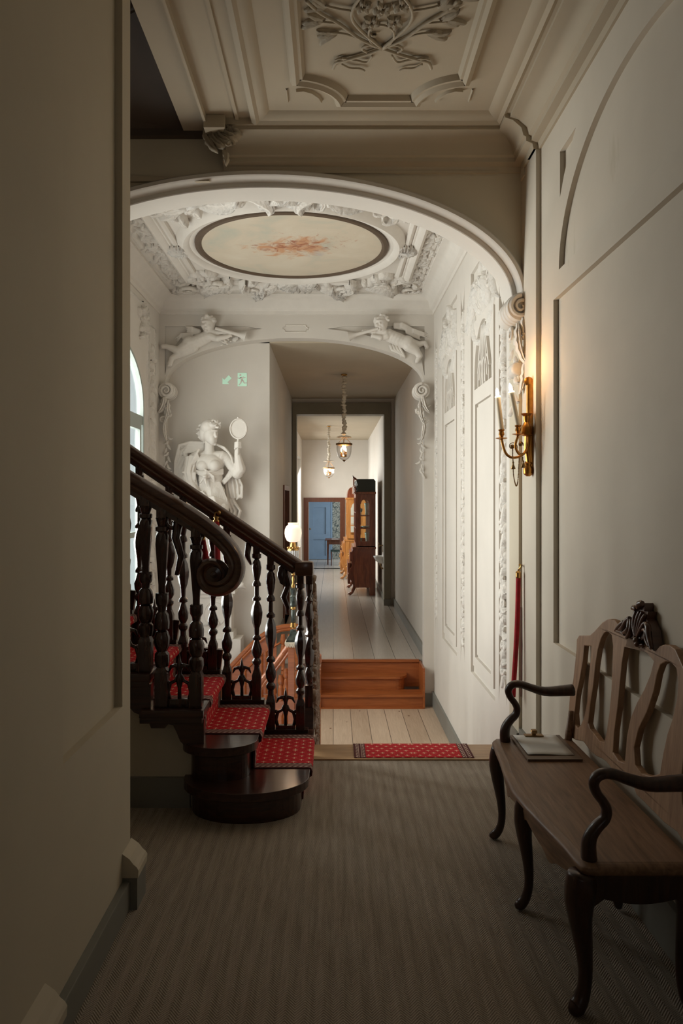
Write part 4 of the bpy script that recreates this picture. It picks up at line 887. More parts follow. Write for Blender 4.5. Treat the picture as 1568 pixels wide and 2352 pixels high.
# carved drops below the rails
cd=MB()
F=lambda u,v,h: Vector((u,3.96-h,v))
q=P(412,1192,3.96)
for s in (-1,1): cd.spiral(F,q.x+s*.04,q.z-.01,.045,1.2,.014,s,H=.0,n=24)
cd.tube([(q.x,3.96,q.z+.03),(q.x-.02,3.96,q.z-.1),(q.x+.01,3.96,q.z-.2),(q.x-.015,3.96,q.z-.3)],[.03,.024,.02,.012],8); cd.done('carved_drop','mahogv',parent=sc,sm=True)
q=P(656,1300,4.78); MB().tube([(q.x,4.78,q.z+.03),(q.x-.012,4.78,q.z-.04),(q.x+.018,4.78,q.z-.12),(q.x-.014,4.78,q.z-.20),(q.x+.014,4.78,q.z-.27),(q.x+.006,4.78,q.z-.31)],[.030,.030,.020,.022,.016,.008],8).leaf(FE(4.77),q.x,q.z+.02,-PI/2-.5,.16,.035,.03,.9).done('carved_drop','mahogv',parent=sc,sm=True)
q=P(578,1258,4.74); MB().tube([(q.x-.02,4.74,q.z+.03),(q.x-.03,4.74,q.z-.05),(q.x-.005,4.74,q.z-.11)],[.022,.02,.006],8).done('carved_drop','mahogv',parent=sc,sm=True)
# ---- the red runner
def sheet(name,path,y0,y1,t,mat,label,cat,border_w=.075,lat='y',group=None):
    b=MB(); uvl=b.b.loops.layers.uv.new('UVMap'); n=len(path); L=[0]
    for i in range(1,n): L.append(L[-1]+(Vector(path[i])-Vector(path[i-1])).length)
    ys=[y0,y0+.03,(y0+y1)/2,y1-.03,y1]; NV=[]
    for i,p in enumerate(path):
        a=Vector(path[max(i-1,0)]); c=Vector(path[min(i+1,n-1)]); d=(c-a).normalized(); nn=Vector((-d[1],d[0])); NV.append(nn)
    def mk(off): return [[b.b.verts.new(Vector((path[i][0]+NV[i].x*off,y,path[i][1]+NV[i].y*off)) if lat=='y' else Vector((y,path[i][0]+NV[i].x*off,path[i][1]+NV[i].y*off))) for y in ys] for i in range(n)]
    A=mk(t); B=mk(0)
    def fc_(vs,uv):
        f=b.b.faces.new(vs)
        for l,u_ in zip(f.loops,uv): l[uvl].uv=u_
    for V in (A,B):
        for i in range(n-1):
            for j in range(4):
                e=lambda y: min(y-y0,y1-y)
                fc_((V[i][j],V[i+1][j],V[i+1][j+1],V[i][j+1]),[(e(ys[j]),L[i]),(e(ys[j]),L[i+1]),(e(ys[j+1]),L[i+1]),(e(ys[j+1]),L[i])])
    for j in (0,4):
        for i in range(n-1): fc_((A[i][j],A[i+1][j],B[i+1][j],B[i][j]),[(0,L[i]),(0,L[i+1]),(0,L[i+1]),(0,L[i])])
    for i in (0,n-1):
        for j in range(4): fc_((A[i][j],A[i][j+1],B[i][j+1],B[i][j]),[(0,0)]*4)
    me=bpy.data.meshes.new(name); bmesh.ops.recalc_face_normals(b.b,faces=b.b.faces); b.b.to_mesh(me); b.b.free(); me.materials.append(M[mat]); smooth(me); me.set_sharp_from_angle(angle=math.radians(50))
    o=bpy.data.objects.new(name,me); C.objects.link(o); o['label']=label; o['category']=cat
    if group: o['group']=group
    return o
path=[(-.165,.0),(-.160,.10)]
for i in range(1,NS+1):
    z=topZ(i); nx=noseX(i)+.03
    if i>1: path+=[(nx-.034,topZ(i-1)+.004),(nx-.034,topZ(i-1)+.02),(nx-.03,z-.06)]
    path+=[(nx+.003,z-.04),(nx+.006,z-.018),(nx-.004,z+.003),(nx-.03,z+.005),(noseX(i+1)+.03,z+.005)]
path=[path[0],path[1]]+path[2:]
sheet('stair_runner',path,4.09,4.67,.010,'runner','red stair runner with cream dots over the dark staircase','carpet')
rugp=[(4.72,.0065),(4.99,.0065),(5.005,.0),(5.01,-.04),(5.0,-.165),(5.01,-.172),(5.27,-.172),(5.295,-.18),(5.30,-.30),(5.29,-.345),(5.56,-.348)]
sheet('threshold_runner',[(a,b+.0) for a,b in rugp],.135,.90,.006,'runner','bright red dotted runner crossing the wooden threshold and going down','carpet',lat='x')
# red rope slung across the flight, brass hook at its far end
rb=P(497,1196,4.70); ra=P(462,1228,3.98)
rp_=thing('barrier_rope','sagging red velvet rope slung across the dark stairs between both handrails','rope barrier',ra)
cat=[]; 
for k in range(25):
    t=k/24; p=ra.lerp(rb,t); sag=.34*(1-(2*t-1)**2); cat.append(Vector((p.x+.04*sin(PI*t),p.y,p.z-sag)))
MB().tube(cat,.018,12).done('rope','velvet',parent=rp_,sm=True)
hk=MB(); hk.lathe([(.021,-.035),(.023,-.02),(.021,-.01),(.023,0),(.012,.012),(.02,.02),(.01,.03)],rb,12); hk.tube([rb+Vector((.012*cos(a),0,.035+.018*sin(a))) for a in [x*.45 for x in range(12)]],.005,6); hk.ball(rb+Vector((.015,0,.05)),.015,8); hk.done('rope_hook','brass',parent=rp_,sm=True)
hk=MB(); hk.lathe([(.021,-.03),(.023,-.01),(.012,.012)],ra,12); hk.done('rope_hook','brass',parent=rp_,sm=True)
# ================================================================ BALUSTRADE DOWN TO THE LANDING
dn=thing('lower_balustrade','row of dark carved balusters running down from passage to landing, seen end on','balustrade',(-.16,5.6,-.3))
def lb(mat,r=.026,h=.85):
    b=MB(); prof=[(.7,.2),(1,.22),(1.2,.27),(.6,.31),(1.0,.34),(1.25,.42),(.7,.5),(.55,.53),(1,.55),(.6,.57),(.7,.62),(1.1,.70),(.6,.78),(1,.80),(.55,.83),(.9,.88),(1,.92)]
    b.box(-r,-r,0,r,r,h*.18,.003); b.lathe([(a*r,z*h) for a,z in prof],seg=10,flute=(h*.34,h*.72,.14,5,20)); b.box(-r*.8,-r*.8,h*.92,r*.8,r*.8,h,.002); return b.done('baluster',mat,autos=35,parent=dn)
l0=lb('mahogv')
for k in range(14):
    y=4.90+.108*k; zt=1.17-.655*(y-4.95) if y>4.95 else 1.19; zb=zt-.92
    o=l0 if k==0 else l0.copy()
    if k: C.objects.link(o)
    o.matrix_parent_inverse=Matrix.Identity(4); o.location=Vector((-.16,y,zb))-dn.location; o.scale=(1,1,.90/.85)
st2=MB(); st2.sweep([(-.16,4.86,.27),(-.155,5.0,.22),(-.15,6.4,-.70)],[(-.03,-.20),(.03,-.20),(.03,.02),(-.03,.02)],(0,0,1)); st2.done('string_board','mahog',parent=dn)
cvp=MB(); FX_=lambda u,v,h: Vector((-.132+h,u,v))
for k in range(150):
    y=4.90+1.5*k/150; zt=1.15-.655*max(0,y-4.95); 
    for q in (R.uniform(.02,.30),R.uniform(.30,.62),R.uniform(.62,1.05)): cvp.leaf(FX_,y,zt-q,R.uniform(-PI,PI),R.uniform(.06,.11),.013,.014,R.uniform(-3,3),3,6,4)
cvp.done('carved_panel','carvedwood',parent=dn,sm=True,label='brown carved foliage facing the landing')
nw=MB(); nw.box(-.19,6.44,-.88,-.11,6.52,.14,.006); nw.lathe([(.035,.14),(.045,.17),(.03,.2),(.05,.24),(.048,.30),(.02,.33)],(-.15,6.48,0),14); nw.done('newel_post','orange',parent=dn,autos=40,label='paler orange-brown newel post')
# ================================================================ ORANGE CURVED LOWER STAIR
ls=thing('lower_staircase','orange-brown wooden staircase curving down to the left from the landing','staircase',(-.9,8.0,-2.0))
for k in range(11):
    a0=-.15-.02*k; z=-.88-.18*(k+1); x1=-.44-.27*k
    MB().box(x1-.29,7.05+.02*k,z-.18,x1+.02,8.75,z,.004).done('step','orange',parent=ls)
# far side closed panelled string with its handrail (curved)
top=[P(515,1552,8.9),P(535,1530,8.9),P(560,1503,8.9),P(585,1478,8.9),P(610,1458,8.9),P(635,1446,8.9),P(660,1441,8.9),P(690,1441,8.9)]
top=[P(470,1610,8.88),P(492,1580,8.88)]+top; top=cr(top,4)
MB().sweep(top,[(a*1.0,b) for a,b in rp],(0,0,1)).done('handrail','orange',parent=ls,autos=45)
F=FE(8.93); po=[(p.x,p.z-.03) for p in top if p.x<P(640,0,8.9).x]; 
MB().plate(F,po+[(po[-1][0],-1.6),(po[0][0],-2.6)],[],0,.05).done('string_panel','orange',parent=ls)
pm=MB()
for k in range(3):
    x0=-1.30+.25*k; x1=x0+.20
    zt=lambda x: min(p.z for p in top if abs(p.x-x)<.12)-.12
    pm.mold(FE(8.88),[(x0,-1.4),(x1,-1.4),(x1,zt(x1)),(x0,zt(x0))],[(-.012,0),(0,.016),(.012,0)])
pm.done('panel_moulding','orange',parent=ls)
def ob(x,y,z,h,par,mat='orange',r=.032):
    b=MB(); prof=[(.7,0),(1,.03),(1,.06),(.6,.1),(.9,.16),(1.2,.26),(1.0,.36),(.6,.44),(.95,.46),(.6,.49),(.7,.55),(1.05,.70),(.85,.80),(.6,.84),(1,.87),(1,.91),(.7,1)]
    b.lathe([(a*r,zz*h) for a,zz in prof],(x,y,z),12,flute=(z+h*.16,z+h*.36,.1,7,0)); return b.done('baluster',mat,autos=35,parent=par)
for px_ in (650,666,682): p=P(px_,1452,8.9); ob(p.x,8.88,p.z-.80,.78,ls)
# near handrail coming down from the lamp newel, with balusters
nr=[P(668,1482,7.05),P(655,1500,7.05),P(640,1521,7.05),P(622,1543,7.05),P(603,1566,7.05),P(588,1595,7.05),P(570,1640,7.05),P(545,1710,7.05)]; nr=cr(nr,4)
MB().sweep(nr,[(a*.95,b*.95) for a,b in rp],(0,0,1)).done('handrail','orange',parent=ls,autos=45)
for px_,py_ in ((657,1530),(645,1545),(628,1568),(610,1590)): p=P(px_,py_,7.05); ob(p.x,7.05,p.z-.62,.60,ls)
for px_ in (648,662): p=P(px_,1590,7.4); ob(p.x,7.4,p.z-.35,.42,ls)
np_=P(669,1482,7.0); MB().box(np_.x-.03,6.97,-1.3,np_.x+.03,7.03,np_.z-.02,.004).box(np_.x-.05,6.95,-1.0,np_.x+.05,7.05,-.78,.006).done('newel_post','orange',parent=ls)
q=MB(); q.sweep([P(600,1690,7.05),P(640,1618,7.05),P(720,1612,7.05)],[(-.03,-.08),(.03,-.08),(.03,.04),(-.03,.04)],(0,0,1)); q.done('string_board','orange',parent=ls)
# ================================================================ NEWEL LAMP
lx=P(673,1220,7.0).x; zb=P(0,1475,7.0).z; pz_=lambda y: P(0,y,7.0).z
lp=thing('newel_lamp','tall marble and brass oil lamp with glowing frosted globe on the lower newel','lamp',(lx,7.0,zb))
bl=MB(); bl.box(lx-.075,6.925,zb-.01,lx+.075,7.075,zb+.012,.003)
for k in range(10): bl.tube([(lx-.068+.015*k,6.925,zb-.005),(lx-.062+.015*k,6.922,zb-.035),(lx-.055+.015*k,6.925,zb-.012)],.005,6)
bl.done('bracket_shelf','fabric',parent=lp,label='pale fringed shelf')
kb=MB(); kb.grid([[Vector((lx+a*q,7+b_*q,z)) for a,b_ in ((-1,-1),(1,-1),(1,1),(-1,1))] for q,z in ((.065,zb+.012),(.060,zb+.03),(.035,zb+.07),(.026,zb+.105))],closed_v=True,caps=True); kb.lathe([(.027,zb+.105),(.03,zb+.115),(.024,zb+.12)],(lx,7,0),16); kb.done('marble_base','marble',parent=lp)
MB().lathe([(.024,pz_(1443)),(.029,pz_(1440)),(.027,pz_(1436)),(.024,pz_(1430))],(lx,7,0),16).done('brass_ring','brass',parent=lp)
MB().lathe([(.020,pz_(1432)),(.019,pz_(1398))],(lx,7,0),16).done('column','marble',parent=lp,sm=True)
MB().lathe([(.02,pz_(1400)),(.024,pz_(1397)),(.02,pz_(1393))],(lx,7,0),16).done('brass_ring','brass',parent=lp)
MB().lathe([(.020,pz_(1394)),(.030,pz_(1390)),(.026,pz_(1385)),(.026,pz_(1373)),(.032,pz_(1370)),(.02,pz_(1366)),(.026,pz_(1360)),(.030,pz_(1353)),(.014,pz_(1350))],(lx,7,0),16,flute=(pz_(1386),pz_(1372),.08,10,0)).done('marble_urn','marble',parent=lp,autos=35)
MB().lathe([(.012,pz_(1352)),(.018,pz_(1345)),(.008,pz_(1338)),(.013,pz_(1330)),(.007,pz_(1324)),(.02,pz_(1320)),(.01,pz_(1316)),(.012,pz_(1290)),(.045,pz_(1284)),(.030,pz_(1275)),(.02,pz_(1262)),(.034,pz_(1256)),(.024,pz_(1246)),(.036,pz_(1242))],(lx,7,0),16).done('brass_stem','brass',parent=lp,autos=35)
for k in range(20):
    a=2*PI*k/20; x,y=lx+.050*cos(a),7+.050*sin(a); c=MB(); c.lathe([(.002,pz_(1262)),(.0065,pz_(1266)),(.0055,pz_(1290)),(.001,pz_(1294))],(x,y,0),5); c.done('crystal_prism','crystal',parent=lp)
cw=MB(); cw.lathe([(.050,pz_(1266)),(.055,pz_(1262)),(.050,pz_(1259))],(lx,7,0),20,cap=False)
for k in range(12): cw.ball((lx+.05*cos(k*PI/6),7+.05*sin(k*PI/6),pz_(1258)),.010,6)
cw.done('prism_crown','brass',parent=lp,sm=True)
gp=[(.034,1245),(.058,1242),(.075,1234),(.081,1225),(.078,1216),(.066,1209),(.050,1206),(.045,1204),(.048,1201)]
MB().lathe([(r_,pz_(y_)) for r_,y_ in gp],(lx,7,0),32,cap=False).done('globe_shade','globe',parent=lp,sm=True)
point('newel_lamp_light',(lx,6.98,pz_(1190)+.04),3,(1,.62,.35),.04)
# ================================================================ THE WALNUT BENCH
bn=thing('bench','walnut settee with pierced curving chair-back, shell crest and cabriole legs against the right wall','bench',(.97,3.0,0))
fy=[(3.66,.84),(3.655,.80),(3.62,.777),(3.5,.766),(3.354,.754),(3.187,.735),(3.0,.726),(2.858,.738),(2.70,.758),(2.53,.782),(2.42,.79),(2.38,.795),(2.365,.81),(2.36,.85)]
XB=1.165
def offs(d): 
    return [(x+d,max(2.36+d,min(3.66-d,y))) for y,x in fy]
def seat_ring(d,z): return [Vector((x,y,z)) for x,y in offs(d)]+[Vector((XB,2.36+d,z)),Vector((XB,3.66-d,z))]
sb_=MB(); sb_.grid([seat_ring(d,z) for d,z in ((.022,.446),(.008,.448),(.0,.456),(.0,.466),(.006,.474),(.016,.477),(.020,.4785),(.024,.480),(.034,.481))],closed_v=True)
s_in=[(q.x,q.y) for q in seat_ring(.034,.481)]; sb_.plate(lambda u,v,h: Vector((u,v,.44+h)),s_in,[],0,.0414)
sb_.done('seat','bench',parent=bn,autos=40)
# apron
def xf(y):
    for (a,b_),(c,d) in zip(fy,fy[1:]):
        if c<=y<=a: return b_+(d-b_)*(a-y)/max(1e-6,a-c)
    return .8
ap=MB(); rows=[]; n=60
for k in range(n+1):
    y=2.40+1.21*k/n; t=(y-2.40)/1.21; q=(t*2)%1 if t<1 else 0
    lo=.395-.045*sin(PI*q)**2 -.02*max(0,cos(2*PI*3*(q-.5)))*(abs(q-.5)<.25)+ .0 - (.06*(1-min(q,1-q)/.12) if min(q,1-q)<.12 else 0)
    x=xf(y)+.03; rows.append([Vector((x,y,.45)),Vector((x-.004,y,(lo+.45)/2)),Vector((x,y,lo)),Vector((x+.022,y,lo)),Vector((x+.022,y,.45))])
ap.grid(rows,closed_v=True,caps=True)
ap.done('apron','bench',parent=bn,autos=40)
for y in (2.385,3.635):
    ap=MB(); rows=[]
    for k in range(21):
        t=k/20; x=.82+.33*t; lo=.385-.03*sin(PI*t)-(.05*(1-min(t,1-t)/.15) if min(t,1-t)<.15 else 0); rows.append([Vector((x,y-.011,.45)),Vector((x,y-.011,lo)),Vector((x,y+.011,lo)),Vector((x,y+.011,.45))])
    ap.grid(rows,closed_v=True,caps=True); ap.done('side_rail','benchleg',parent=bn,autos=40)
def leg(x,y,sx,sy=0,s=1):
    pr=[(0,.452,.034),(-.004,.41,.040),(-.008,.36,.038),(-.006,.31,.031),(.002,.25,.0255),(.010,.19,.021),(.014,.13,.018),(.010,.08,.0175),(-.002,.045,.020),(-.018,.024,.0225),(-.032,.018,.017),(-.042,.016,.008)]
    pts=cr([Vector((x+sx*a,y+sy*a,z)) for a,z,r in pr],3); rr=[]
    for (a,b_,r0),(c,d,r1) in zip(pr,pr[1:]): rr+=[r0+(r1-r0)*k/3 for k in range(3)]
    rr.append(pr[-1][2]); b=MB(); b.tube(pts,[r*s for r in rr],12)
    b.b.verts.ensure_lookup_table()
    for v in b.b.verts: v.co.z=max(.001,v.co.z)
    b.done('leg','benchleg',parent=bn,sm=True)
leg(.805,3.60,1,-.4); leg(.775,2.985,1); leg(.800,2.385,1,.4,1.25); leg(1.14,3.61,-.5,-.5,.85); leg(1.14,2.98,-.5,0,.85); leg(1.14,2.41,-.5,.5,.85)
# pierced back
def T(cx,cy,crop=True):
    px,py=(1080+.3112*cx,1350+.3112*cy) if crop else (cx,cy)
    Y=(1.125+.09*1.65)/((px-765)/1700-.09*(1150-py)/1700); return (Y,1.65+(1150-py)*Y/1700)
FB=lambda u,v,h: Vector((1.125+.09*v-h,u,v)); CY=3.0
mir=lambda pts: [(2*CY-u,v) for u,v in pts[::-1]]
topL=[T(*p) for p in ((665,1090),(690,1030),(720,950),(733,790),(757,680),(770,560),(780,460),(783,380),(800,352),(840,354),(880,350),(912,322),(940,290),(975,252),(1005,234),(1035,230),(1062,240),(1085,270),(1105,330))]
topR=[T(*p) for p in ((1365,465),(1395,430),(1430,418),(1470,425),(1510,455))]
mr_=mir(topL[:13]); 
lo1=[T(*p) for p in ((740,1105),(770,1122),(830,1135),(850,1160),(880,1200),(930,1245),(970,1262),(1000,1285),(1030,1320),(1060,1368),(1110,1398),(1180,1405))]
outer=topL[2:]+topR+mr_[:-2]+[(2*CY-u,v) for u,v in lo1[:6]]+[(2*CY-lo1[8][0],lo1[8][1]-.01)]+lo1[::-1]
# make sure the outline runs one way round
def dedupe(p):
    o=[p[0]]
    for q in p[1:]:
        if abs(q[0]-o[-1][0])+abs(q[1]-o[-1][1])>1e-4: o.append(q)
    return o
hA=[T(*p) for p in ((838,428),(890,432),(882,560),(868,700),(858,850),(835,960),(812,1015),(790,1035),(772,1010),(766,930),(780,800),(808,660),(828,540))]
hB=[T(*p) for p in ((1010,322),(1040,350),(1050,430),(1045,600),(1038,750),(1025,900),(1005,1050),(985,1140),(950,1130),(910,1075),(880,1040),(868,1000),(885,850),(905,720),(922,560),(938,460),(960,380),(985,335))]
hC=[T(*p) for p in ((1165,360),(1240,400),(1300,480),(1350,540),(1325,640),(1280,750),(1225,850),(1180,960),(1152,1100),(1140,1250),(1135,1290),(1090,1275),(1050,1215),(1060,1060),(1085,880),(1102,700),(1115,560),(1135,440))]
hD=[T(*p) for p in ((1440,545),(1480,550),(1515,590),(1530,700),(1520,830),(1490,960),(1450,1080),(1420,1220),(1395,1370),(1330,1390),(1260,1370),(1215,1310),(1205,1180),(1240,1040),(1300,920),(1350,770),(1375,640),(1400,570))]
hE=mir(hA)
bk=MB(); bk.plate(FB,dedupe(outer),[hA,hB,hC,hD,hE],-.026,0)
o=bk.done('backrest','benchback',parent=bn); m=o.modifiers.new('b','BEVEL'); m.width=.004; m.segments=2; m.limit_method='ANGLE'; m.angle_limit=math.radians(35)
for yy in (3.625,2.395): MB().tube([(1.150,yy,.40),(1.152,yy,.5),(1.165,yy,.62)],[.020,.018,.013],8,flat=(1,1)).done('stile_foot','bench',parent=bn,sm=True)
# shell crest
N_=lambda x,y: T(1380+x/8.34,1370+y/8.34,False)
sil=[N_(*p) for p in ((320,660),(400,560),(490,465),(560,400),(630,395),(640,300),(660,225),(700,210),(735,250),(765,190),(800,140),(850,125),(860,200),(850,285),(930,295),(900,430),(955,555),(1000,680),(1035,1045),(960,960),(900,860),(840,800),(780,870),(720,880),(700,780),(600,800),(545,800),(500,740),(420,700))]
sh=MB(); sh.plate(FB,sil,[],-.03,.006); 
def rib(p,r,h=.012): 
    q=cr([Vector(FB(*N_(a_,b_),h)) for a_,b_ in p],3); n_=len(q); sh.tube(q,[r*(.6+.5*sin(PI*(k+.5)/n_)) for k in range(n_)],8)
for p,r in ((((715,760),(690,600),(695,420),(720,290)),.010),(((722,760),(725,580),(760,400),(800,290)),.010),(((735,760),(770,560),(815,400),(850,300)),.009),(((745,765),(800,600),(850,450),(900,350)),.009),(((755,770),(820,640),(880,540),(905,500)),.009),(((905,510),(955,580),(975,760),(1025,1000)),.012),(((860,640),(925,660),(925,820),(975,950)),.010),(((330,655),(420,560),(490,480)),.010),(((400,650),(480,600),(540,480),(600,410)),.012),(((480,700),(580,640),(600,520),(590,440)),.012),(((545,790),(610,700),(640,560),(620,440)),.010),(((500,730),(440,690),(340,660)),.008),(((650,230),(690,215),(725,255)),.010),(((770,230),(800,150),(850,130)),.014)): rib(p,r)
sh.ball(FB(*N_(760,840),.018),.014,8); sh.ball(FB(*N_(775,915),.018),.012,8); sh.tube([FB(*N_(690,770),.01),FB(*N_(720,860),.015),FB(*N_(780,950),.01),FB(*N_(850,920),.01)],[.006,.008,.008,.004],8)
sh.done('shell_crest','rail',parent=bn,autos=50)
# arms
def arm(y):
    q=[(1310,1585),(1285,1587),(1250,1588),(1220,1580),(1200,1573),(1183,1571),(1171,1577),(1167,1588),(1172,1602),(1181,1614),(1187,1627),(1184,1641),(1173,1652),(1163,1666),(1159,1682),(1160,1696)]
    w=[.033,.030,.026,.022,.021,.021,.021,.020,.019,.019,.020,.021,.023,.025,.028,.030]
    pts=[Vector((P(a,b_,3.6).x+(.012 if k==0 else 0),y,P(a,b_,3.6).z)) for k,(a,b_) in enumerate(q)]; pts[-1].z=.475
    pp=cr(pts,3); rr=[]
    for a,b_ in zip(w,w[1:]): rr+=[a+(b_-a)*k/3 for k in range(3)]
    rr.append(w[-1]); MB().tube(pp,rr,10,up=(0,1,0),flat=(1.05,.85)).done('arm','benchleg',parent=bn,sm=True)
arm(3.60); arm(2.42)
# clipboard and paper on the seat
cb=thing('clipboard','brown wooden clipboard lying on the far end of the bench seat','clipboard',(1.0,3.48,.481))
MB().box(.872,3.315,.482,1.118,3.66,.492,.002).done('board','board',parent=cb)
MB().box(.94,3.622,.494,1.03,3.655,.500,.002).lathe([(.012,0),(.010,.012),(.016,.016),(.012,.022)],(.985,3.64,.499),10).box(.975,3.62,.51,.998,3.65,.526,.003).done('clip','darkbrass',parent=cb)
pa=MB(); pa.grid([[Vector((.885+.21*i/6,3.365+.285*j/8,.4935+.004*(sin(i*.9)*.5+.5)*(1-j/8)+.0015*(i==0 or i==6))) for i in range(7)] for j in range(9)]); o=pa.done('sheet_of_paper','paper',sm=True,label='slightly curled white sheet of paper clipped to the brown board',cat='paper'); m=o.modifiers.new('s','SOLIDIFY'); m.thickness=.0006
# ================================================================ CANDLE SCONCE
Z=lambda px,py,Y=4.5: P(px,py,Y)
so_=thing('candle_sconce','gilded wall sconce with two lit candles beside the big arch','wall sconce',(1.21,4.5,2.1))
b=MB(); zc=lambda py: 1.65+(1150-py)*4.5/1700
b.box(1.180,4.484,zc(1075),1.212,4.512,zc(880),.007); 
for k in range(3): b.tube([(1.180,4.488+.010*k,zc(950)),(1.180,4.488+.010*k,zc(885))],.0045,6)
b.lathe([(.016,0),(.027,.006),(.026,.03),(.016,.036)],(1.185,4.482,zc(876)),12,axis=(0,1,0)); b.lathe([(.012,zc(1094)),(.03,zc(1088)),(.032,zc(1078)),(.02,zc(1069)),(.026,zc(1064)),(.02,zc(1060))],(1.185,4.5,0),12)
b.tube([(1.185,4.49,zc(1065)),(1.175,4.49,zc(1030)),(1.18,4.49,zc(1000))],[.014,.018,.02],8); b.done('backplate','gilt',parent=so_,autos=40)
t=MB(); t.lathe([(.022,zc(1003)),(.036,zc(1001)),(.034,zc(985)),(.020,zc(974)),(.016,zc(972))],(1.165,4.46,0),14,flute=(zc(1002),zc(978),.08,9,0)); t.lathe([(.014,zc(973)),(.02,zc(966)),(.02,zc(958)),(.036,zc(952)),(.026,zc(951))],(1.165,4.46,0),14); t.done('empty_cup','gilt',parent=so_,autos=35,label='empty gilt candle cup')
C1=(1.016,4.47); C2=(1.098,4.40)
def armt(cup,pxs):
    n_=len(pxs); q=[P(a_,b_,4.46+(cup[1]-4.46)*k/(n_-1)) for k,(a_,b_) in enumerate(pxs)]; q[-1].x,q[-1].y=cup
    MB().tube(cr(q,4),.0078,8).done('arm','gilt',parent=so_,sm=True)
armt(C1,[(1213,1001),(1213,1020),(1208,1036),(1197,1046),(1184,1051),(1172,1050),(1162,1042),(1156,1028),(1153,1008)])
armt(C2,[(1212,1001),(1212,1018),(1209,1032),(1202,1042),(1194,1044),(1187,1036),(1183,1022),(1181,1002)])
for (x,y),zb_,tip in ((C1,zc(1008),(1143,912)),(C2,zc(1001),(1174,901))):
    m=MB(); m.lathe([(.002,zb_-.012),(.012,zb_-.006),(.036,zb_),(.034,zb_+.003),(.010,zb_+.006),(.012,zb_+.014),(.018,zb_+.025),(.013,zb_+.042),(.020,zb_+.050),(.019,zb_+.054)],(x,y,0),16); m.done('candle_cup','gilt',parent=so_,autos=35)
    a=Vector((x,y,zb_+.05)); e=P(tip[0],tip[1],y); 
    cdl=thing('candle','lit ivory taper candle, '+('left' if x<1.05 else 'middle')+' one on the gilded sconce','candle',a,group='candles on the sconce'); 
    MB().tube([a,a.lerp(e,.5),e],[.0150,.0145,.0142],14).done('wax_stick','candle',parent=cdl,autos=50)
    d=(e-a).normalized(); MB().tube([e+d*.0,e+d*.006],[.018,.016],12).done('bright_wax_rim','flame',parent=cdl,sm=True)
    MB().tube([e+d*.002,e+d*.012,e+d*.028,e+d*.044,e+d*.056],[.007,.0105,.0115,.0075,.001],12).done('flame','flame',parent=cdl,sm=True)
cv=MB(); pr_=P(1176,1025,4.45)
def sp(px_,py_,r):
    c=P(px_,py_,4.45); cv.tube([Vector((c.x+r*(1-k/34)*cos(-.6+.22*k),4.45,c.z+r*(1-k/34)*sin(-.6+.22*k))) for k in range(26)],.0025,6); cv.ball((c.x,4.45,c.z),.014,8)
sp(1176,1026,.033); sp(1195,1020,.018)
def chain(pts):
    p=cr([P(a,b_,4.45) for a,b_ in pts],6)
    for q in p: cv.ball(q,.0042,5)
chain([(1177,1032),(1177,1048),(1178,1062)]); chain([(1200,1050),(1200,1058),(1201,1062)]); chain([(1178,1076),(1179,1092),(1182,1108),(1185,1116),(1188,1110),(1190,1090),(1191,1070),(1192,1052)])
for a,b_ in ((1178,1060),(1201,1057)):
    q=P(a,b_,4.45); cv.lathe([(.002,q.z),(.007,q.z-.006),(.004,q.z-.014),(.015,q.z-.042),(.012,q.z-.046)],(q.x,q.y,0),8)
cv.done('tassel_chain','darkbrass',parent=so_,sm=True)
# rope hanging on the arch pier
rk=P(1192,1300,4.70); rr_=thing('hanging_rope','red velvet barrier rope hanging from a brass hook on the right arch pier','rope barrier',rk)
MB().tube(cr([P(1190,1326,4.70),P(1189,1380,4.70),P(1187,1440,4.70),P(1184,1500,4.70),P(1180,1560,4.70),P(1178,1600,4.70)],4),.0155,12).done('rope','velvet',parent=rr_,sm=True)
h=MB(); h.lathe([(.016,rk.z-.075),(.018,rk.z-.07),(.016,rk.z-.062),(.018,rk.z-.055),(.016,rk.z-.047),(.018,rk.z-.04),(.008,rk.z-.03)],(P(1190,0,4.7).x,4.70,0),12); c=P(1193,1302,4.70)
h.tube([Vector((c.x,4.70,c.z-.035)),Vector((c.x-.008,4.70,c.z-.02)),Vector((c.x+.006,4.70,c.z-.004)),Vector((c.x+.006,4.70,c.z+.012)),Vector((c.x-.006,4.70,c.z+.014))],.006,8); h.tube([(c.x+.004,4.70,c.z+.008),(1.2,4.75,c.z+.008)],.005,6); h.done('rope_hook','brass',parent=rr_,autos=40)
MB().tube([P(1196,1395,4.735),P(1198,1480,4.735),P(1196,1600,4.735)],.0035,6).done('thin_cord','darkcord',parent=rr_)
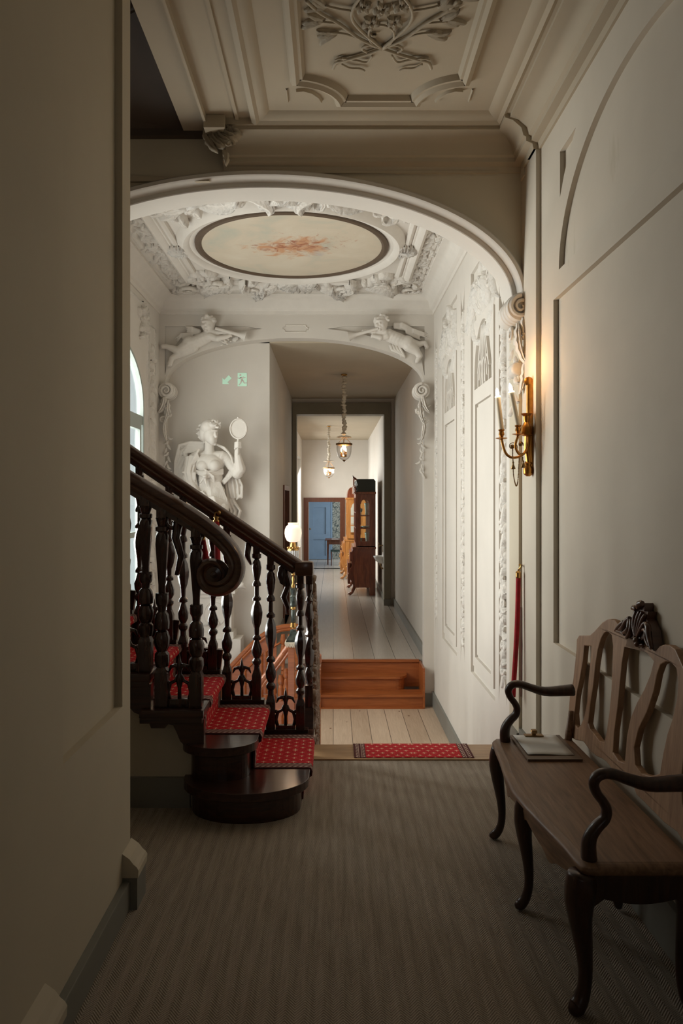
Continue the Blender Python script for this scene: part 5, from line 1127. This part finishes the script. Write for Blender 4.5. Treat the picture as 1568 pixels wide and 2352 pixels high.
# ================================================================ HANGING LANTERNS
def lantern(px_,Y,zceil,ytop,yplate,yrim,ybot,rpx,label,bulbs):
    x=(px_-765)*Y/1700; zf=lambda py: 1.65+(1150-py)*Y/1700; r=rpx*Y/1700; zr=zf(yrim); zb=zf(ybot)
    L=thing('lantern',label,'hanging lantern',(x,Y,zceil),group='glass bell lanterns in the corridor')
    MB().lathe([(.05,0),(.045,-.02),(.012,-.035)],(x,Y,zceil),14).done('ceiling_rose','brass',parent=L,sm=True)
    s=MB(); n=70; z0=zceil-.03; z1=zf(yplate); rows=[]
    for i in range(n+1):
        z=z0+(z1-z0)*i/n; rr=(.030+.010*R.uniform(-1,1)+.008*sin(i*1.7)); ox,oy=.008*sin(i*.35)+R.uniform(-.004,.004),.006*cos(i*.4); rows.append([Vector((x+ox+(rr+R.uniform(-.006,.006))*cos(2*PI*k/12),Y+oy+rr*sin(2*PI*k/12),z)) for k in range(12)])
    s.grid(rows,closed_v=True,caps=True); s.done('fabric_sleeve','fabric',parent=L,sm=True)
    MB().lathe([(.02,z1+.01),(.035,z1+.004),(r*.9,z1-.022),(r*.95,z1-.030),(r*.9,z1-.034),(.02,z1-.012)],(x,Y,0),20).done('smoke_bell','glass',parent=L,sm=True)
    MB().lathe([(r*.93,z1-.026),(r*.97,z1-.030),(r*.93,z1-.034)],(x,Y,0),20,cap=False).done('smoke_bell_rim','fabric',parent=L,sm=True)
    c=MB()
    for k in range(3):
        a=2*PI*k/3+.4; c.tube([(x,Y,z1-.02),(x+r*cos(a),Y+r*sin(a),zr+.01)],.004,6)
    c.tube([(x,Y,z1),(x,Y,zb+.09)],.004,6); c.done('chain','darkbrass',parent=L)
    MB().lathe([(r*.98,zr-.016),(r*1.05,zr-.014),(r*1.05,zr+.012),(r*.98,zr+.014),(r*.98,zr-.016)],(x,Y,0),28,cap=False).done('rim','darkbrass',parent=L,autos=40)
    H=zr-zb; MB().lathe([(r*.96,zr-.01),(r*.97,zr-H*.25),(r*.93,zr-H*.5),(r*.78,zr-H*.74),(r*.5,zr-H*.9),(r*.2,zr-H*.97),(.01,zr-H*.98)],(x,Y,0),28,cap=False).done('glass_bell','glass',parent=L,sm=True)
    MB().lathe([(.004,zb-.02),(.014,zb-.008),(.026,zb),(.02,zb+.012)],(x,Y,0),12).done('finial','darkbrass',parent=L,sm=True)
    t=MB(); t.lathe([(.005,zb+.05),(.045,zb+.06),(.01,zb+.07)],(x,Y,0),12)
    for k in range(3):
        a=2*PI*k/3+.9; cx,cy=x+r*.36*cos(a),Y+r*.36*sin(a); t.tube([(x,Y,zb+.06),(cx,cy,zb+.065)],.005,6)
        MB().lathe([(.014,zb+.06),(.014,zb+.14)],(cx,cy,0),10).done('candle_tube','brass',parent=L,sm=True)
        MB().lathe([(.006,zb+.14),(.012,zb+.155),(.012,zb+.18),(.002,zb+.205)],(cx,cy,0),10).done('bulb','bulb',parent=L,sm=True)
    t.done('candle_holder','brass',parent=L,sm=True); point('lantern_light',(x,Y,zb+.23),4.5,(1,.62,.32),.03)
lantern(790,11.6,3.63,868,1000,1020,1058,18,'ruched silk-hung glass bell lantern nearest, in front of the olive opening',3)
lantern(755,17.8,3.45,978,1057,1075,1097,13,'smaller glass bell lantern with white silk sleeve, beyond the olive opening',3)
# ================================================================ CHINA CABINETS
def cabinet(name,label,X0,X1,Ya,Yb,zf_,ht,mw,mhood,hole_top,splitz,ft):
    """front faces -X; side facing the viewer at Ya"""
    cbn=thing(name,label,'china cabinet',((X0+X1)/2,(Ya+Yb)/2,zf_),group='china cabinets along the corridor')
    FX=lambda y: (lambda u,v,h: Vector((u,y-h,v)))
    lowtop=zf_+splitz; W_=X1-X0
    # bombe lower body outline in XZ
    def bom(q,lowz):
        o=[]
        for k in range(25):
            t=k/24; z=lowz+(lowtop-lowz)*t; o.append((X0-.0-q*(.06+.10*sin(PI*min(1,t*1.45))**2*(t<.69)+.05*sin(PI*(t-.55)/.45)*(t>.55)),z))
        return o
    fb=bom(1,zf_+ft); fs=bom(.18,zf_+ft); b=MB(); b.plate(FX(Yb),[(X1,zf_+ft)]+[(X1,lowtop)]+fs[::-1],[],0,Yb-Ya); b.done('lower_body',mw,parent=cbn,autos=40)
    # swelling front ends
    MB().plate(FX(Yb-.08),[(X0+.05,zf_+ft),(X0+.05,lowtop)]+fb[::-1],[],0,Yb-Ya-.16).done('bombe_front',mw,parent=cbn,autos=40)
    for (ya,yb) in ((Ya-.015,Ya+.07),(Yb-.07,Yb)):
        g=[(x-.02,z) for x,z in fs]; MB().plate(FX(yb),[(X0+.05,zf_+ft)]+[(X0+.05,lowtop)]+g[::-1],[],0,yb-ya).done('corner_scroll',mw,parent=cbn,autos=40)
    for k in range(3):
        za=zf_+ft+.06+(lowtop-zf_-ft-.1)*k/3; dh=(lowtop-zf_-ft-.1)/3-.03; xs=min(x for x,z in fb if za-.02<z<za+dh+.02)
        d_=MB().box(xs-.02,Ya+.18,za,xs+.04,Yb-.18,za+dh,.012).done('drawer',mw,parent=cbn)
        for yy in (Ya+.4,Yb-.4): h_=MB().tube([(xs-.03,yy-.05,za+dh*.6),(xs-.045,yy-.03,za+dh*.42),(xs-.045,yy+.03,za+dh*.42),(xs-.03,yy+.05,za+dh*.6)],.006,6).done('drawer_pull','brass',parent=d_,sm=True)
    # feet
    for yy in (Ya+.06,Yb-.06):
        f=MB(); f.tube([(X0-.04,yy,zf_+ft+.03),(X0-.07,yy,zf_+ft*.6),(X0-.09,yy,zf_+.06),(X0-.12,yy,zf_+.038)],[.05,.035,.03,.034],10); f.ball((X0-.13,yy,zf_+.036),.036,10)
        for s in (-1,0,1): f.tube([(X0-.11,yy+.02*s,zf_+.05),(X0-.16,yy+.028*s,zf_+.045),(X0-.175,yy+.03*s,zf_+.012)],[.012,.011,.006],6)
        f.done('claw_foot',mw,parent=cbn,sm=True)
        MB().box(X1-.13,yy-.05,zf_,X1,yy+.05,zf_+ft+.01,.004).done('bracket_foot',mw,parent=cbn)
    MB().box(X0-.08,Ya-.03,lowtop,X1+.01,Yb+.03,lowtop+.045,.012).done('waist_moulding',mw,parent=cbn)
    # upper glazed case
    z0=lowtop+.045; z1=zf_+hole_top; u0,u1=X0+.02,X1
    a0,a1=u0+.07,u1-.13; zz0,zz1=z0+.12,z1-.22; rx=(a1-a0)/2
    def arch(): return [(a0,zz0),(a1,zz0)]+[(a1,zz1)]+[( (a0+a1)/2+rx*.85*cos(PI*k/14),zz1+rx*.9*sin(PI*k/14)+.02) for k in range(15)]+[(a0,zz1)]
    MB().plate(FX(Ya+.03),rect(u0,z0,u1,z1),[arch()],0,.03).done('side_panel',mw,parent=cbn)
    MB().plate(FX(Yb),rect(u0,z0,u1,z1),[arch()],0,.03).done('side_panel',mw,parent=cbn)
    MB().plate(FX(Ya+.018),arch(),[],0,.004).done('side_pane','pane',parent=cbn)
    MB().box(u1-.015,Ya,z0,u1,Yb,z1).done('back_panel',mw,parent=cbn)
    sh=MB()
    for k in (1,2): z=zz0+(zz1-zz0)*k/3+.01*k; sh.box(a0-.05,Ya+.03,z-.006,u1-.015,Yb-.03,z+.006); 
    sh.box(u0,Ya,z0,u1,Yb,z0+.02).done('shelf',mw,parent=cbn)
    br=MB()
    for k in (1,2): z=zz0+(zz1-zz0)*k/3+.01*k; br.box(a0,Ya-.002,z-.010,a1,Ya+.012,z+.010)
    br.done('glazing_bar',mw,parent=cbn)
    # glazed front doors with bars
    FD=lambda u,v,h: Vector((u0-.0-h,u,v))
    for (ya,yb) in ((Ya,(Ya+Yb)/2),((Ya+Yb)/2,Yb)):
        hs=[]; ws=(yb-ya-.10-.02)/2; hh=(z1-z0-.16-.04)/3
        for i in range(2):
            for j in range(3): hs.append(rect(ya+.05+i*(ws+.02),z0+.08+j*(hh+.02),ya+.05+i*(ws+.02)+ws,z0+.08+j*(hh+.02)+hh))
        dd=MB().plate(FD,rect(ya,z0,yb,z1),hs,0,.03).done('door',mw,parent=cbn); MB().plate(FD,rect(ya+.04,z0+.06,yb-.04,z1-.06),[],.008,.012).done('pane','pane',parent=dd)
    # hood
    zt=zf_+ht
    cnr=MB(); cnr.box(X0-.03,Ya-.03,z1,X1+.01,Yb+.03,z1+.05,.012); cnr.done('cornice',mw,parent=cbn)
    hp_=[(X1,z1+.05),(X1,zt-.04),(X1-.04,zt)]+([(X0+.03,zt),(X0-.0,zt-.03),(X0+.03,zt-.13),(X0-.0,zt-.16),(X0+.03,zt-.22)] if mhood=='blackgreen' else [(X0+.1+.1*cos(PI/2+k*PI/16),zt-.24+.24*sin(PI/2+k*PI/16)) for k in range(0,8)])+[(X0+.0,z1+.05)]
    MB().plate(FX(Yb),hp_,[],0,Yb-Ya).done('hood',mhood,parent=cbn,label='dark hood on top')
    if mhood=='blackgreen':
        f=MB(); FF=lambda u,v,h: Vector((X0-.02-h,u,v)); f.plate(FF,[((Ya+Yb)/2+ (Ya-Yb)/2*q,zt-.30+ (.0 if abs(q)>.95 else .30*(1-abs(q))+ .08*cos(q*9))) for q in [1-2*k/20 for k in range(21)]],[],0,.03); f.leaf(lambda u,v,h: Vector((u,Ya-.0-h,v)),X0+.02,zt-.01,PI-.25,.14,.03,.04,-.9,3); f.ball((X0-.03,Ya+.02,z1+.14),.022,8); f.lathe([(.02,z1+.05),(.01,z1+.09),(.02,z1+.12),(.004,z1+.2)],(X0-.02,Ya+.02,0),8); f.done('crest',mw,parent=cbn,autos=40)
    return cbn,(a0,a1,zz0,zz1,u1)
cbA,ga=cabinet('china_cabinet','tall dark red mahogany bombe china cabinet with black-green hood, nearest in the corridor',.49,.90,15.75,17.2,-.37,2.48,'cabred','blackgreen',2.16,.99,.17)
cbB,gb=cabinet('china_cabinet','tall orange walnut bombe china cabinet behind the mahogany one',.36,.85,19.0,20.5,-.37,2.36,'caborange','cabred',2.05,.98,.15)
# glass and china on the shelves of the near cabinet
a0,a1,zz0,zz1,u1=ga; lv=[zz0-.10,zz0+(zz1-zz0)/3+.016,zz0+2*(zz1-zz0)/3+.026]
def ware(kind,x,y,z,label,cat,name):
    pr={'bowl':[(.02,0),(.03,.004),(.07,.02),(.095,.045),(.09,.046),(.06,.022),(.01,.012)],'vase':[(.03,0),(.035,.01),(.028,.10),(.05,.24),(.055,.27),(.05,.268),(.024,.10),(.02,.015)],'glass':[(.025,0),(.006,.008),(.006,.06),(.028,.10),(.03,.15),(.027,.15),(.025,.10),(.004,.065)],'plate':[(.03,0),(.09,.012),(.10,.02),(.08,.012),(.02,.006)]}[kind]
    o=MB().lathe(pr,(0,0,0),16).done(name,'dish',sm=True,label=label,cat=cat,group='glassware in the mahogany cabinet'); o.location=(x,y,z); return o
ware('bowl',.67,15.95,lv[0]+.0+.05,'wide pale green glass bowl on the bottom glazed shelf, nearest the side pane','bowl','glass_bowl').location.z=zz0-.099
ware('glass',.60,16.15,zz0-.099,'stemmed drinking glass on the bottom glazed shelf left of the tall vase','glass','drinking_glass')
ware('vase',.74,16.2,zz0-.099,'tall pale vase on the bottom glazed shelf','vase','glass_vase')
ware('bowl',.70,15.95,lv[1]-.003,'pale green glass bowl on the middle glazed shelf','bowl','glass_bowl')
ware('plate',.60,16.2,lv[1]-.003,'flat glass plate on the middle glazed shelf','plate','glass_plate')
ware('vase',.72,15.98,lv[2]-.003,'tall pale vase on the top glazed shelf','vase','glass_vase')
ware('glass',.60,15.95,lv[2]-.003,'stemmed drinking glass on the top glazed shelf','glass','drinking_glass')
# ================================================================ WALL BASIN
sk=thing('wall_basin','small white porcelain wall basin beside the mahogany cabinet','washbasin',(1.03,15.2,.4))
zs=lambda py: 1.65+(1150-py)*15.2/1700; xs_=lambda px_: (px_-765)*15.2/1700
b=MB(); rows=[]
for q,z in ((.35,zs(1294)),(.75,zs(1288)),(1.0,zs(1279)),(1.02,zs(1277)),(.94,zs(1277)),(.7,zs(1283)),(.2,zs(1286))): rows.append([Vector((1.03-.015-.19*q*sin(PI*k/12),15.2-.2*q*cos(PI*k/12),z)) for k in range(13)]+[Vector((1.03-.0,15.2,z))])
b.grid(rows,closed_v=True,caps=True); b.plate(lambda u,v,h: Vector((1.03-h,u,v)),[(15.0,zs(1290)),(15.4,zs(1290)),(15.4,zs(1277)),(15.3,zs(1272)),(15.2,zs(1268)),(15.1,zs(1272)),(15.0,zs(1277))],[],0,.02); b.done('bowl','white',parent=sk,sm=True)
MB().tube([(1.03,15.2,zs(1252)),(.99,15.2,zs(1253)),(.95,15.2,zs(1253)),(.94,15.2,zs(1257))],[.01,.012,.012,.008],8).tube([(.945,15.2,zs(1252)),(.935,15.2,zs(1247))],.008,6).tube([(1.02,15.2,zs(1253)),(1.02,15.2,zs(1268))],.005,6).done('tap','darkbrass',parent=sk,sm=True,label='dark metal tap')
MB().tube([(.97,15.2,zs(1292)),(.97,15.2,zs(1300)),(.985,15.2,zs(1304)),(1.03,15.2,zs(1306))],.016,8).done('waste_pipe','darkbrass',parent=sk,sm=True)
# ================================================================ FAR ROOM TABLE AND CHAIR
tb=thing('table','brown wooden table with tapering legs, in the far blue-door room','table',(.1,23.7,-.37))
MB().box(-.26,23.3,.395,.75,24.3,.42,.006).done('tabletop','doorwood',parent=tb); MB().box(-.20,23.36,.27,.70,24.24,.395).done('apron','doorwood',parent=tb)
for x in (-.17,.67):
    for y in (23.39,24.2): MB().lathe([(.018,-.37),(.02,-.30),(.032,.1),(.034,.27)],(x,y,0),8).done('leg','doorwood',parent=tb,sm=True)
MB().box(-.05,23.45,.421,.17,23.8,.427).done('open_book','paper',label='white open booklet lying on the table in the far room',cat='book')
ch=thing('chair','wooden chair with dark seat pushed under the table in the far room','chair',(.12,23.25,-.37))
MB().box(-.08,23.02,.06,.34,23.46,.10,.01).done('seat','green',parent=ch)
for x,y in ((-.06,23.04),(.32,23.04),(-.06,23.44),(.32,23.44)): MB().tube([(x,y,-.37),(x+(.01 if x<0 else -.01),y,-.1),(x,y,.06)],[.014,.016,.022],8).done('leg','doorwood',parent=ch,sm=True)
MB().box(.315,23.03,.06,.335,23.05,.56).box(.315,23.43,.06,.335,23.45,.56).box(.31,23.03,.42,.34,23.45,.56,.008).done('backrest','doorwood',parent=ch)
